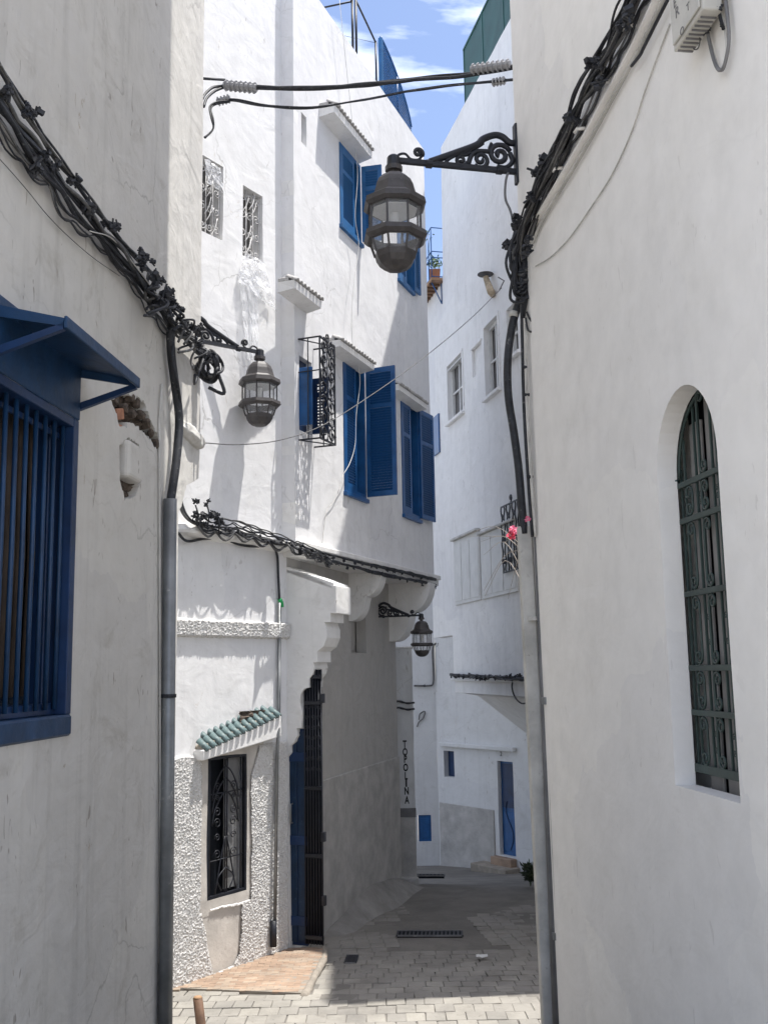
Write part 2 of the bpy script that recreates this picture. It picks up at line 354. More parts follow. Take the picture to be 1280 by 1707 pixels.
class Wall:
    """a vertical plane: o plan point, d plan direction, n points into the lane"""
    def __init__(s, o, d, side=1):
        s.o = V((o[0], o[1], 0)); s.d = V((d[0], d[1], 0)).normalized()
        s.n = V((s.d.y, -s.d.x, 0)) * side
    def P(s, u, z, off=0.0): return s.o + s.d * u + s.n * off + V((0, 0, z))
    def q(s, px, py, off=0.0):
        ray = fw + cr * ((px - 640) / F) - cu * ((py - 853.5) / F)
        o = s.o + s.n * off
        t = o.dot(s.n) / ray.dot(s.n); p = ray * t
        return (p - o).dot(s.d), p.z
    def w(s, px, py, off=0.0):
        u, z = s.q(px, py, off); return s.P(u, z, off)
    def mat(s, u, z, off=0.0, rot=0.0):
        """frame: x along wall, y out of wall, z up"""
        p = s.P(u, z, off); y = s.n; z_ = V((0, 0, 1)); x = y.cross(z_)
        m = Matrix(((x.x, y.x, 0, p.x), (x.y, y.y, 0, p.y), (0, 0, 1, p.z), (0, 0, 0, 1)))
        return m @ Matrix.Rotation(rot, 4, 'Y') if rot else m
    def box(s, name, u0, u1, z0, z1, o0, o1, mat, parent, bev=0.004, z0b=None, z1b=None, seg=1):
        z0b = z0 if z0b is None else z0b; z1b = z1 if z1b is None else z1b
        vs = [s.P(u0, z0, o0), s.P(u0, z1, o0), s.P(u1, z0b, o0), s.P(u1, z1b, o0), s.P(u0, z0, o1), s.P(u0, z1, o1), s.P(u1, z0b, o1), s.P(u1, z1b, o1)]
        fs = [(0, 1, 3, 2), (4, 6, 7, 5), (0, 4, 5, 1), (2, 3, 7, 6), (0, 2, 6, 4), (1, 5, 7, 3)]
        o = addm(name, vs, fs, mat, parent)
        if bev: bevel_me(o.data, bev, seg)
        return o
    def slab(s, name, outline, holes, depth, mat, parent, off=0.0, jit=0.004, dens=0.15, sills=True):
        """solid wall piece: outline and holes in (u,z), front face at off, back at off-depth"""
        rr = random.Random(len(outline) * 7 + len(holes))
        def dense(poly, j):
            out = []
            for i, a in enumerate(poly):
                b = poly[(i + 1) % len(poly)]
                L_ = math.hypot(b[0] - a[0], b[1] - a[1]); k = max(1, int(L_ / dens))
                for t in range(k):
                    x = a[0] + (b[0] - a[0]) * t / k; z = a[1] + (b[1] - a[1]) * t / k
                    if j: x += (noise.noise((z * 2.3 + a[0], x * 2.3, 1.7)) * 1.6) * j; z += (noise.noise((x * 2.3, z * 2.3, 9.1)) * 1.6) * j
                    out.append((x, z))
            return out
        polys = [dense(outline, jit)] + [dense(h, jit) for h in holes]
        tris = tessellate_polygon([[V((a, b, 0)) for a, b in p] for p in polys])
        flat = [q for p in polys for q in p]; N = len(flat)
        vs = [s.P(u, z, off) for u, z in flat] + [s.P(u, z, off - depth) for u, z in flat]
        fs = [tuple(t) for t in tris] + [tuple(i + N for i in reversed(t)) for t in tris]
        b = 0
        for p in polys:
            n = len(p)
            for i in range(n):
                j = (i + 1) % n; fs.append((b + i, b + j, b + j + N, b + i + N))
            b += n
        return addm(name, vs, fs, mat, parent)

def rect(u0, z0, u1, z1): return [(u0, z0), (u1, z0), (u1, z1), (u0, z1)]
def wallpts(W, pts, off): return [W.w(x, y, off) for x, y in pts]
def spiral(cx, cy, r, turns=1.4, a0=0.0, sgn=1, n=20, r1=0.12):
    return [(cx + r * (1 - (1 - r1) * k / n) * math.cos(a0 + sgn * 2 * PI * turns * k / n), cy + r * (1 - (1 - r1) * k / n) * math.sin(a0 + sgn * 2 * PI * turns * k / n)) for k in range(n + 1)]

def bundle(name, path, n, spread, r, parent, nrm, mats, seed=1, ties=0.5, sm=8, part='cable', droop=0.0, only=None):
    """n separate cables that wander round one path, each a part of its own"""
    rr = random.Random(seed); P = cat_rom(path, sm)
    D = [0]
    for a, b in zip(P, P[1:]): D.append(D[-1] + (b - a).length)
    for i in range(n):
        a0 = rr.uniform(0, 2 * PI); rad = spread * math.sqrt(rr.uniform(0.05, 1)); tw = rr.uniform(-2.2, 2.2); ph = rr.uniform(0, 9)
        Q = []
        for k, p in enumerate(P):
            t = (P[min(k + 1, len(P) - 1)] - P[max(k - 1, 0)]).normalized()
            x = t.cross(nrm).normalized(); s_ = D[k]
            pinch = 0.45 + 0.55 * abs(math.sin(PI * s_ / ties + 0.3)) if ties else 1
            a = a0 + tw * s_ + 0.9 * noise.noise((s_ * 1.7, i * 3.1 + seed, ph))
            rd = rad * pinch * (1 + 0.8 * noise.noise((s_ * 2.3, i * 5.7, seed)))
            q = p + x * math.cos(a) * rd + nrm * (math.sin(a) * rd * 0.7)
            q.z -= droop * abs(math.sin(PI * s_ / ties)) * rr.uniform(.9, 1.1) * (i % 3) / 2 if ties else 0
            Q.append(q)
        tube(part, Q, r * rr.uniform(0.7, 1.25), mats[rr.randrange(len(mats))], parent, 5)
    return P
def conn_mesh(seed, s=0.03):
    rr = random.Random(seed); vs = []; fs = []
    for k in range(5):
        c = V((rr.uniform(-s, s), rr.uniform(-s, s), rr.uniform(-s, s))) * 0.7
        m = Matrix.Rotation(rr.uniform(0, 3), 3, 'X') @ Matrix.Rotation(rr.uniform(0, 3), 3, 'Y')
        box_vf(c, m @ V((s * rr.uniform(.35, .75), 0, 0)), m @ V((0, s * rr.uniform(.25, .5), 0)), m @ V((0, 0, s * rr.uniform(.25, .5))), vs, fs)
    tube_vf([V((0, 0, -s * 1.6)), V((s * .1, 0, s * 1.6))], s * .25, 6, 1, vs, fs)
    me = bpy.data.meshes.new('connector'); me.from_pydata([tuple(v) for v in vs], [], fs)
    me.materials.append(M['cable']); return me
CONN = [conn_mesh(i) for i in range(4)]
def connectors(parent, pts, rr, s=1.0, jit=0.03):
    for p in pts:
        q = p + V((rr.uniform(-1, 1), rr.uniform(-1, 1), rr.uniform(-1, 1))) * jit
        m = Matrix.Translation(q) @ Matrix.Rotation(rr.uniform(0, 6), 4, 'Z') @ Matrix.Rotation(rr.uniform(0, 6), 4, 'X') @ Matrix.Scale(s * rr.uniform(.7, 1.25), 4)
        ob('connector', CONN[rr.randrange(4)], None, parent, m)

# ------------------------------------------------------------------ plan of the lane
WL = Wall((-2.146, 0), (0.088, 1), 1)            # near left house
WA = Wall((-2.04, 9.9), (0.545, 0.838), 1)       # house with rough plinth
WB = Wall((-0.988, 11.22), (0.358, 0.934), 1)    # house with blue shutters
WBl = Wall((-1.10, 11.35), (0.285, 0.958), 1)    # its lower wall
WR1 = Wall((1.07, 7.4), (0.122, -0.9925), 1)     # near right house
WR2 = Wall((1.2, 18.5), (0.2149, -0.9766), 1)    # far right house
for w_ in (WL, WA, WB, WBl):
    assert w_.n.x > 0
for w_ in (WR1, WR2):
    if w_.n.x > 0: w_.n = -w_.n
def gz(y):
    if y < 9.35: return -2.85
    if y < 11.4: return -2.85 - 0.14 * (y - 9.35) / 2.05
    if y < 15.5: return -2.99 - 0.17 * (y - 11.4) / 4.1
    if y < 18.9: return -3.16 - 0.51 * (y - 15.5) / 3.4
    if y < 21.5: return -3.67 - 0.25 * (y - 18.9) / 2.6
    return -3.92

def gp(px, py, z):
    ray = fw + cr * ((px - 640) / F) - cu * ((py - 853.5) / F); return ray * (z / ray.z)
def inpoly(u, z, P):
    c = False
    for i in range(len(P)):
        (x1, y1), (x2, y2) = P[i], P[i - 1]
        if (y1 > z) != (y2 > z) and u < (x2 - x1) * (z - y1) / (y2 - y1) + x1: c = not c
    return c
RAMP = [gp(305, 1646, -2.852), gp(400, 1650, -2.851), gp(508, 1654, -2.845), gp(541, 1590, -2.872), gp(538, 1577, -2.885), WA.P(1.72, -2.885, .0), WA.P(.25, -2.86, .0), WA.P(-.1, -2.855, .0)]
RXY = [(p.x, p.y) for p in RAMP]
# ------------------------------------------------------------------ ground
xs = [-300, -60, -20, -8, -5] + [-4 + 0.25 * i for i in range(41)] + [8, 12, 20, 60, 300]
ys = [-300, -60, -20, -4, 0, 3, 5, 7] + [8 + 0.25 * i for i in range(61)] + [24, 40, 80, 300]
vs = [(x, y, gz(y) - 0.006 + 0.012 * noise.noise((x * .8, y * .8, 0)) * (1 if 8 < y < 22 else 0)) for y in ys for x in xs]
nx = len(xs)
fs = [(j * nx + i, j * nx + i + 1, (j + 1) * nx + i + 1, (j + 1) * nx + i) for j in range(len(ys) - 1) for i in range(nx - 1)]
kind(addm('ground', vs, fs, M['ground'], None), 'structure')
# steps going up to where the photographer stands, below the frame
vs = []; fs = []
for k in range(8):
    y1 = 5.9 - k * 0.36
    box_vf(V((-0.2, (y1 - 9) / 2, -2.85 + 0.077 + k * 0.155)), V((1.75, 0, 0)), V((0, (y1 + 9) / 2, 0)), V((0, 0, 0.0776)), vs, fs)
kind(addm('steps', vs, fs, M['paver2'], None), 'structure')
kind(addm('bounce_terrace', *box_vf(V((0, -8.6, -2.2)), V((14, 0, 0)), V((0, 10.9, 0)), V((0, 0, .6))), M['bounce_terrace'], None), 'structure')  # unseen slab behind the camera, added to bounce sun onto the walls

# pavement of individual pavers
PW, PL = 0.165, 0.205
pvm = [cubemesh('paver', PW - .006, PL - .006, 0.05, M['paver'] if i % 2 else M['paver2'], 0.004, 0.003, i) for i in range(8)]
street = addm('pavement', [(-2.4, 8.2, gz(8.2) - .02), (2.6, 8.2, gz(8.2) - .02), (2.6, 8.6, gz(8.6) - .02), (-2.4, 8.6, gz(8.6) - .02)], [(0, 1, 2, 3)], M['grout'], None)
kind(street, 'structure')
cnt = 0; sv = []; sf = []; row = 0; y = 8.35
def lane_left(y):
    if y < 9.9: return -2.1
    if y < 11.35: return -2.04 + (y - 9.9) * .65
    return -1.1 + (y - 11.35) * .2975
while y < 14.5:
    x = lane_left(y) - .1 + (row % 2) * PW / 2
    while x < min(2.4, 0.165 * y + .25):
        g = gz(y)
        inplat = inpoly(x, y, RXY)
        mound = noise.noise((x * .9, y * .9, 5))
        if not inplat:
            s_ = -(gz(y + .1) - gz(y - .1)) / .2
            zz = g + 0.000 - max(0, y - 10.6) * .0035 + 0.010 * noise.noise((x * 1.3, y * 1.3, 0)) + R.uniform(-.003, .003) - 0.02
            mw = Matrix.Translation((x + R.uniform(-.004, .004), y + R.uniform(-.004, .004), zz)) @ Matrix.Rotation(-s_, 4, 'X') @ Matrix.Rotation(R.uniform(-.035, .035), 4, 'Z')
            if cnt < 296:
                if not (y < 13 and False): ob('paver', pvm[R.randrange(8)], None, street, mw); cnt += 1
            elif (y < 11.6 or mound > -0.1 - (13 - y) * .05) and mound < .45:
                me = pvm[R.randrange(8)]; b = len(sv)
                sv += [mw @ v.co for v in me.vertices]; sf += [tuple(b + i for i in p.vertices) for p in me.polygons]
        x += PW
    y += PL; row += 1
kind(addraw('worn_pavers', sv, sf, M['paver2'], None), 'stuff', 'worn grey pavers in shade running down the alley')

# ------------------------------------------------------------------ near left house
H = thing('white_house', 'near left house with grubby white wall and blue barred window under a hood', 'house', (-1.6, 4.5, -2.85))
uh1, _ = WL.q(124, 950); uh0 = uh1 - 1.75
_, zt = WL.q(128, 700); _, zb = WL.q(120, 1190)
hole = rect(uh0, zb, uh1, zt)
uc, _ = WL.q(293, 1200); uc2, _ = WL.q(336, 500); _, zc = WL.q(336, 800)
rc0, _ = WL.q(197, 740); rc1, _ = WL.q(238, 740); _, rz1 = WL.q(215, 722); _, rz0 = WL.q(215, 830)
def jag(P, a=.012, d=.018):
    out = []
    for i, p in enumerate(P):
        q = P[(i + 1) % len(P)]; k = max(2, int(math.hypot(q[0] - p[0], q[1] - p[1]) / d))
        for t in range(k): out.append((p[0] + (q[0] - p[0]) * t / k + a * noise.noise((i * 3.1, t * 1.7, 1)), p[1] + (q[1] - p[1]) * t / k + a * 1.6 * noise.noise((i * 2.7, t * 1.9, 8))))
    return out
chip = [WL.q(*p) for p in ((186, 668), (205, 652), (240, 668), (252, 700), (268, 740), (264, 752), (240, 722), (222, 706), (200, 712))]
meterhole = [WL.q(*p) for p in ((199, 742), (214, 728), (232, 740), (236, 800), (226, 826), (208, 832), (200, 800))]
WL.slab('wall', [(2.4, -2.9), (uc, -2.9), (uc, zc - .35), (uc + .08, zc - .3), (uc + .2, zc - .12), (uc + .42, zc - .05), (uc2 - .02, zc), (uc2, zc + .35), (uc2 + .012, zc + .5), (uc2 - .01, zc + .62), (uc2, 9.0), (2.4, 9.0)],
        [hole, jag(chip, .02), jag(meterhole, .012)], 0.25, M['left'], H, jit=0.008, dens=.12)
WL.box('backing_wall', 2.4, uc - .1, -2.9, 9, -0.34, -0.252, M['dark'], H, 0)
kind(WL.box('return_wall', uc2 - 0.25, uc2 - .02, zc + .05, 9, -3, -0.262, M['left'], H, 0), 'thing')
WL.box('lower_return_wall', uc - 0.25, uc - .02, -2.9, zc - .3, -3, -0.262, M['left'], H, 0)
# moulded stump of cornice near the corner
for (x, yy, rr_) in ((310, 705, .07), (322, 722, .06), (303, 690, .05), (330, 745, .045)):
    p = WL.w(x, yy, .0)
bm = bmesh.new(); bmesh.ops.create_icosphere(bm, subdivisions=4, radius=1)
g = org(H)
cpt = WL.w(308, 715, 0.0); cpe = WL.w(333, 740, 0)
dd = (cpe - cpt)
for v in bm.verts:
    p = v.co.copy(); nn = 1 + .22 * noise.noise(p * 2.1) + .1 * noise.noise(p * 6)
    v.co = (cpt + dd * .45 + dd * .75 * p.x * nn + WL.n * (.055 * p.y * nn) + V((0, 0, .075 * p.z * nn))) - g
me = bpy.data.meshes.new('cornice_stump'); bm.to_mesh(me); bm.free()
for p in me.polygons: p.use_smooth = True
ob('cornice_stump', me, M['left'], H)
# broken hollow with brick and meter recess
vs = []; fs = []
def rubble_patch(name, W, poly, off, parent, mat, amp=.03, n=22):
    us = [p[0] for p in poly]; zs = [p[1] for p in poly]; u0_, u1_, z0_, z1_ = min(us) - .02, max(us) + .02, min(zs) - .02, max(zs) + .02
    vs = [W.P(u0_ + (u1_ - u0_) * i / n, z0_ + (z1_ - z0_) * j / n, off + amp * noise.fractal((i * .35, j * .35, 3), .8, 2, 4)) for j in range(n + 1) for i in range(n + 1)]
    fs = [(j * (n + 1) + i, j * (n + 1) + i + 1, (j + 1) * (n + 1) + i + 1, (j + 1) * (n + 1) + i) for j in range(n) for i in range(n)]
    return addm(name, vs, fs, mat, parent)
rubble_patch('broken_hollow', WL, chip, -.07, H, M['rubble'], .05)
rubble_patch('old_meter_recess', WL, meterhole, -.05, H, M['rubble'], .03)
for (x, yy, a) in ((204, 690, .3), (203, 716, .1)):
    ob('brick', cubemesh('brick', .13, .06, .07, M['brick'], .006, .006, 3), None, H, WL.mat(*WL.q(x, yy), -.045, a))
for k, (x, yy) in enumerate(((238, 690), (248, 706), (256, 722), (262, 742), (232, 672), (222, 664), (212, 680), (196, 668), (226, 690))):
    ob('stone', cubemesh('stone', .06, .05, .05, M['rubble'], .012, .014, k), None, H, WL.mat(*WL.q(x, yy), -.02, R.uniform(0, 3)))
rubble_patch('meter_rim', WL, [(x, z) for x, z in meterhole], -.012, H, M['left'], .018, 20) if False else None
fo = WL.box('broken_meter_case', WL.q(207, 780)[0], WL.q(230, 780)[0], WL.q(215, 800)[1], WL.q(215, 736)[1], -.08, .035, M['left'], H, .03, seg=3)

# window: frame > bar, pane ...
uf = uh1
win = WL.box('barred_window', uh0 + .02, uh1 - .004, zt - .0, zt + .36, -.05, .012, M['navy'], H, .006)     # apron board over the opening
def sub(o, name=None): return o
WL.box('jamb', uh1 - .13, uh1 - .003, zb + .002, zt - .003, -.2, -.1, M['bluedk'], win, .004)
WL.box('jamb_lining', uh1 - .07, uh1 - .002, zb + .001, zt - .001, -.24, .006, M['bluedk'], win, .004)
WL.box('head_lining', uh0, uh1 - .07, zt - .05, zt - .001, -.24, .004, M['bluedk'], win, .004)
WL.box('sill', uh0, uh1 - .002, zb - .11, zb, -.1, .014, M['navy'], win, .012)
WL.box('bottom_rail', uh0, uh1 - .004, zb + .002, zb + .06, -.2, -.06, M['bluedk'], win, .004)
n_b = 14
for i in range(n_b):
    u = uh1 - .10 - i * .112
    P_ = [WL.P(u, zb + .03, -.045), WL.P(u + .002, (zb + zt) / 2, -.043), WL.P(u, zt + .02, -.045)]
    tube('bar', P_, .0125, M['navy'], win, 8)
WL.box('cross_rail', uh0, uh1 - .01, zt - .12, zt - .09, -.075, -.062, M['bluedk'], win, .002)
WL.box('pane', uh0, uh1 - .071, zb + .06, zt - .051, -.19, -.185, M['pane'], win, 0)
for i in range(12):
    u = uh1 - .2 - i * .13
    if u - .06 > uh0:
        P_ = [WL.P(u, zb + .1, -.165), WL.P(u + .02, zb + .8, -.16), WL.P(u - .01, zt - .02, -.165)]
        tube('curtain_fold', P_, .045 + .012 * (i % 3), M['curtain'], win, 6, flat=.35)
# hood
_, zl = WL.q(232, 634, .33)
ul1, _ = WL.q(232, 634, .33); ul0, zl0 = WL.q(110, 524, .33)
hood = thing('hood', '', 'x'); bpy.data.objects.remove(hood)
def hp(u, o, dz=0): return WL.P(u, zl + (0.33 - o) * .25 + dz, o)
vs = [hp(ul0, 0), hp(ul1, 0), hp(ul1, .33), hp(ul0, .33), hp(ul0, 0, -.012), hp(ul1, 0, -.012), hp(ul1, .33, -.012), hp(ul0, .33, -.012)]
hd = addm('hood', vs, [(0, 1, 2, 3), (4, 5, 6, 7), (0, 1, 5, 4), (1, 2, 6, 5), (2, 3, 7, 6), (3, 0, 4, 7)], M['navy'], H)
WL.box('lip', ul0, ul1, zl - .045, zl + .012, .322, .338, M['navy'], hd, .003)
for u in (ul0, ul1 - .02):
    vs = [hp(u, 0, -.012), hp(u, .32, -.012), hp(u, .32, -.04), hp(u, 0, -.055)]; vs += [v + WL.d * .016 for v in vs]
    addm('side_rail', vs, [(0, 1, 2, 3), (4, 5, 6, 7), (0, 1, 5, 4), (1, 2, 6, 5), (2, 3, 7, 6), (3, 0, 4, 7)], M['navy'], hd)
    vs = [WL.P(u, zl - .16, .0), WL.P(u, zl - .12, .0), WL.P(u, zl - .02, .32), WL.P(u, zl - .05, .32)]; vs += [v + WL.d * .03 for v in vs]
    addm('brace', vs, [(0, 1, 2, 3), (4, 5, 6, 7), (0, 1, 5, 4), (1, 2, 6, 5), (2, 3, 7, 6), (3, 0, 4, 7)], M['bluedk'], hd)

# ------------------------------------------------------------------ near right house
H = thing('white_house', 'near right house, smooth cream wall with an arched green grille window', 'house', (1.3, 5.0, -2.85))
ua, _ = WR1.q(1107, 1000); ub, _ = WR1.q(1211, 1000)
_, zs0 = WR1.q(1118, 1307); _, zsp = WR1.q(1094, 800); ux, zap = WR1.q(1150, 634)
uc_, zc2_ = WR1.q(1228, 1330)
arch = [(ua, zs0), (ub, zs0)] + [((ua + ub) / 2 + (ub - ua) / 2 * math.cos(a), zsp + (zap - zsp) * math.sin(a)) for a in [PI * k / 20 for k in range(21)]]
WR1.slab('wall', [(0, -2.9), (4.9, -2.9), (4.9, 14.0), (0, 14.0)], [arch], 0.102, M['right'], H, jit=.003, dens=.12)
WR1.box('backing_wall', 0.05, 4.9, -2.9, 13.9, -.40, -.24, M['right'], H, 0)
WR1.box('window_back', ua - .1, ub + .1, zs0 - .1, zap + .1, -.235, -.225, M['dark'], H, 0)
FR1 = Wall((1.07, 7.4), (1, .0), 1); FR1.n = V((0, 1, 0))
FR1.slab('far_side_wall', [(.09, -2.9), (7, -2.9), (7, 14), (.09, 14)], [], .25, M['right'], H)
WRg = Wall((1.07, 7.4), (0.122, -0.9925), 1); WRg.n = WR1.n; WRg.o = WR1.o - WR1.n * .012
gr = WRg.box('window_grille', ua, ub, zs0 + .06, zs0 + .10, -.10, -.088, M['green'], H, .002)
gr['label'] = 'dark green scrolled iron window grille'
def arch_z(u):
    t = (u - (ua + ub) / 2) / ((ub - ua) / 2); t = max(-.995, min(.995, t))
    return zsp + (zap - zsp) * math.sqrt(1 - t * t)
wd = ub - ua
zl_ = [WR1.q(1120, y)[1] for y in (800, 863, 989, 1114, 1188)]
for z in zl_:
    if z > zsp: continue
    WRg.box('cross_bar', ua, ub, z - .014, z + .014, -.104, -.088, M['green'], gr, .002)
ubs = [.005, .075, .27, .345, .54, .615, .81, .885, .995]
for f_ in ubs:
    u = ua + wd * f_
    WRg.box('upright_bar', u - .005, u + .005, zs0 + .06, arch_z(u) - .004, -.118, -.105, M['green'], gr, .002)
arc = [WRg.P((ua + ub) / 2 + (wd / 2 - .008) * math.cos(a), zsp + (zap - zsp - .01) * math.sin(a), -.1) for a in [PI * k / 20 for k in range(21)]]
tube('arch_bar', arc, .009, M['green'], gr, 6)
for (a_, b_) in ((.075, .27), (.345, .54), (.615, .81)):
    ua_, ub_ = ua + wd * a_, ua + wd * b_; zt_ = arch_z((ua_ + ub_) / 2)
    WRg.box('shutter_board', ua_, ub_, zs0 - .02, zt_ - .02, -.16, -.145, M['paneg3'], gr, .003)
lv = sorted([zs0 + .08] + [z for z in zl_] + [zap + .02])
def cscroll(w, h, r=.0055):
    rr_ = w * .30; pts = []
    top = spiral(w * .05, h / 2 - rr_, rr_, 1.15, -PI / 2 + .3, 1, 16, .25); top = list(reversed([(-x, z) for x, z in top]))
    s1 = list(reversed(spiral(.0, h / 2 - rr_, rr_, 1.2, PI, -1, 16, .25)))
    s2 = spiral(.0, -h / 2 + rr_, rr_, 1.2, PI, 1, 16, .25)
    pts = [V((x, 0, z)) for x, z in s1] + [V((-rr_, 0, (h / 2 - rr_) * (1 - 2 * k / 5))) for k in range(1, 5)] + [V((x, 0, z)) for x, z in s2]
    return pts
for i, (z0_, z1_) in enumerate(zip(lv, lv[1:])):
    h = z1_ - z0_ - .03
    if h < .08: continue
    vs_, fs_ = tube_vf(cscroll(wd * .19, min(h, .6)), .0065, 5)
    me = bpy.data.meshes.new('scroll'); me.from_pydata([tuple(v) for v in vs_], [], fs_); me.materials.append(M['green'])
    me.polygons.foreach_set('use_smooth', [True] * len(me.polygons))
    for j, cf in enumerate((.1725, .4425, .7125, .94)):
        u = ua + wd * cf
        if z1_ > arch_z(u) + .02 and j != 1 and j != 2: continue
        m_ = WRg.mat(u, (z0_ + z1_) / 2, -.096)
        ob('scroll', me, None, gr, m_ @ Matrix.Scale(-1 if j % 2 else 1, 4, (1, 0, 0)))
    if i % 2 == 0:
        for cf in (.307, .578):
            u = ua + wd * cf
            ob('scroll', me, None, gr, WRg.mat(u, (z0_ + z1_) / 2, -.112) @ Matrix.Scale(.45, 4))
# two lugs that fix the grille
for y in (803, 1213): tube('lug', [WRg.w(1117, y, -.09), WRg.w(1128, y, -.09)], .012, M['green'], gr, 6)

# ------------------------------------------------------------------ house with the rough plinth (A)
H = thing('white_house', 'white house with sparkling roughcast base and small black barred window', 'house', (-1.8, 10.2, -2.85))
uA1 = 1.725
# openings
def hole_px(W, pl, pt, pr, pb):   # left px, top py (at left), right px, bottom py
    a, z1 = W.q(pl, pt); b, _ = W.q(pr, (pt + pb) / 2); _, z0 = W.q(pl, pb); return a, z0, b, z1
w1 = hole_px(WA, 405, 308, 438, 425); w0 = hole_px(WA, 338, 258, 372, 385); wl = hole_px(WA, 345, 1263, 410, 1502)
WA.slab('wall', [(-3, -2.95), (uA1, -2.95), (uA1, 10.5), (-3, 10.5)], [rect(*w1), rect(*w0), rect(*wl)], .28, M['a'], H, jit=.006, dens=.1)
WA.box('backing_wall', -3, uA1 - .05, -2.9, 10.4, -.4, -.285, M['dark'], H, 0)
for (a, z0, b, z1) in (w0, w1):
    fr = WA.box('screened_window', a, b, z0, z1, -.20, -.19, M['paneg'], H, 0)
    for k in range(4):
        u = a + (b - a) * k / 3; u = min(max(u, a + .012), b - .012)
        tube('bar', [WA.P(u, z0, -.05), WA.P(u, z1, -.05)], .007, M['whitei'], fr, 5)
    h = (z1 - z0); w = b - a
    for r_ in range(4):
        for c_ in range(3):
            cx = a + w * (c_ + .5) / 3; cz = z0 + h * (r_ + .5) / 4
            pts = [WA.P(x, z, -.045) for x, z in spiral(cx, cz, w / 6.3, 1.3, R.uniform(0, 3), 1 if (r_ + c_) % 2 else -1, 12, .2)]
            tube('scroll', pts, .0055, M['whitei'], fr, 4)
    for k in range(6):
        cx = a + w * R.uniform(.1, .6); cz = z0 + h * R.uniform(0, .75)
        tube('tendril', [WA.P(cx, cz, -.03), WA.P(cx + w * .15, cz + h * .1, -.02), WA.P(cx + w * .3, cz + h * .26, -.03)], .006, M['whitei'], fr, 4, sm=4)
# lower window
a, z0, b, z1 = wl
fr = WA.slab('barred_window', rect(a + .003, z0 + .003, b - .003, z1 - .003), [rect(a + .03, z0 + .03, b - .03, z1 - .03)], .04, M['iron'], H, off=.012, jit=.002)
WA.box('shutter_board', a + .01, b - .01, z0, z1, -.12, -.11, M['dark'], fr, 0)
WA.box('shutter_board', a + .06, a + .12, z0 + .05, z1 - .03, -.068, -.055, M['paneg2'], fr, .003)
WA.box('shutter_board', b - .27, b - .05, z0 + .05, z1 - .03, -.068, -.055, M['paneg2'], fr, .003)
mid = (a + b) / 2 - .01; w = b - a; h = z1 - z0
for u in (a + .06, mid, mid + .03, b - .07): tube('bar', [WA.P(u, z0 + .02, -.01), WA.P(u, z1 - .02, -.01)], .0085, M['iron'], fr, 5)
for f_ in (.26, .73): tube('bar', [WA.P(a + .02, z0 + h * f_, -.01), WA.P(b - .02, z0 + h * f_ + .01, -.01)], .007, M['iron'], fr, 5)
for s_ in (-1, 1):
    for f_, r_ in ((.52, .055), (.60, .05), (.70, .03), (.78, .045), (.42, .04), (.3, .05)):
        cx = mid + s_ * w * .2; cz = z0 + h * f_
        tube('scroll', [WA.P(x, z, -.005) for x, z in spiral(cx, cz, r_, 1.4, 0 if s_ > 0 else PI, s_, 14, .2)], .006, M['iron'], fr, 4)
    for k in range(3):
        zz = z0 + h * (.93 - k * .09)
        tube('tendril', [WA.P(mid, zz, -.005), WA.P(mid + s_ * w * .14, zz - .07, .0), WA.P(mid + s_ * w * .28, zz - .2, -.005), WA.P(mid + s_ * w * .33, zz - .33, -.005)], .008, M['iron'], fr, 5, sm=4)
    tube('tendril', [WA.P(mid + s_ * .01, z0 + h * .42, 0), WA.P(mid + s_ * w * .1, z0 + h * .3, 0), WA.P(mid + s_ * w * .26, z0 + .04, 0)], .008, M['iron'], fr, 5, sm=4)
    tube('tendril', [WA.P(mid, z0 + h * .2, 0), WA.P(mid + s_ * w * .2, z0 + h * .13, 0), WA.P(mid + s_ * w * .1, z0 + .06, 0)], .007, M['iron'], fr, 5, sm=4)

# roughcast sheets with real relief
def relief(name, W, u0_, u1_, zlo, zhi, off, res, parent, mask=None, amp=.022, mat=None):
    """zlo, zhi functions of u"""
    nu = int((u1_ - u0_) / res); nz_ = int((zhi((u0_ + u1_) / 2) - zlo((u0_ + u1_) / 2)) / res)
    vs = []
    for j in range(nz_ + 1):
        for i in range(nu + 1):
            u = u0_ + (u1_ - u0_) * i / nu; a_, b_ = zlo(u), zhi(u); z = a_ + (b_ - a_) * j / nz_
            m = mask(u, z) if mask else 1
            e = min(j, nz_ - j, 3) / 3 if True else 1
            q = noise.noise((u * 66, z * 66, 1)) + .7 * noise.noise((u * 105, z * 105, 4)) + .35 * noise.noise((u * 14, z * 14, 7))
            hgt = off * (0.35 + .65 * e) + (amp * max(-.3, q) * m if m > 0 else 0) + (0 if m > 0 else -.012) * e
            z2 = z + (amp * .9 * noise.noise((u * 30, 3, z)) if j in (0, nz_) else 0)
            vs.append(W.P(u, z2, hgt if 0 < j < nz_ else -.01))
    fs = [(j * (nu + 1) + i, j * (nu + 1) + i + 1, (j + 1) * (nu + 1) + i + 1, (j + 1) * (nu + 1) + i) for j in range(nz_) for i in range(nu)]
    # leave the window open
    if mask: fs = [f for f in fs if mask(*((vs[f[0]] - W.o).dot(W.d), vs[f[0]].z)) > -1]
    return addm(name, vs, fs, mat or M['rough'], parent, True)
zr_l = WA.q(292, 1262)[1]; uu_l = WA.q(292, 1262)[0]; uu_r, zr_r = WA.q(470, 1235)
def zhi(u): return zr_l + (zr_r - zr_l) * (u - uu_l) / (uu_r - uu_l) + .015 * noise.noise((u * 5, 0, 0))
pat = [WA.q(*p) for p in ((332, 1520), (400, 1508), (396, 1590), (385, 1610), (352, 1625))]
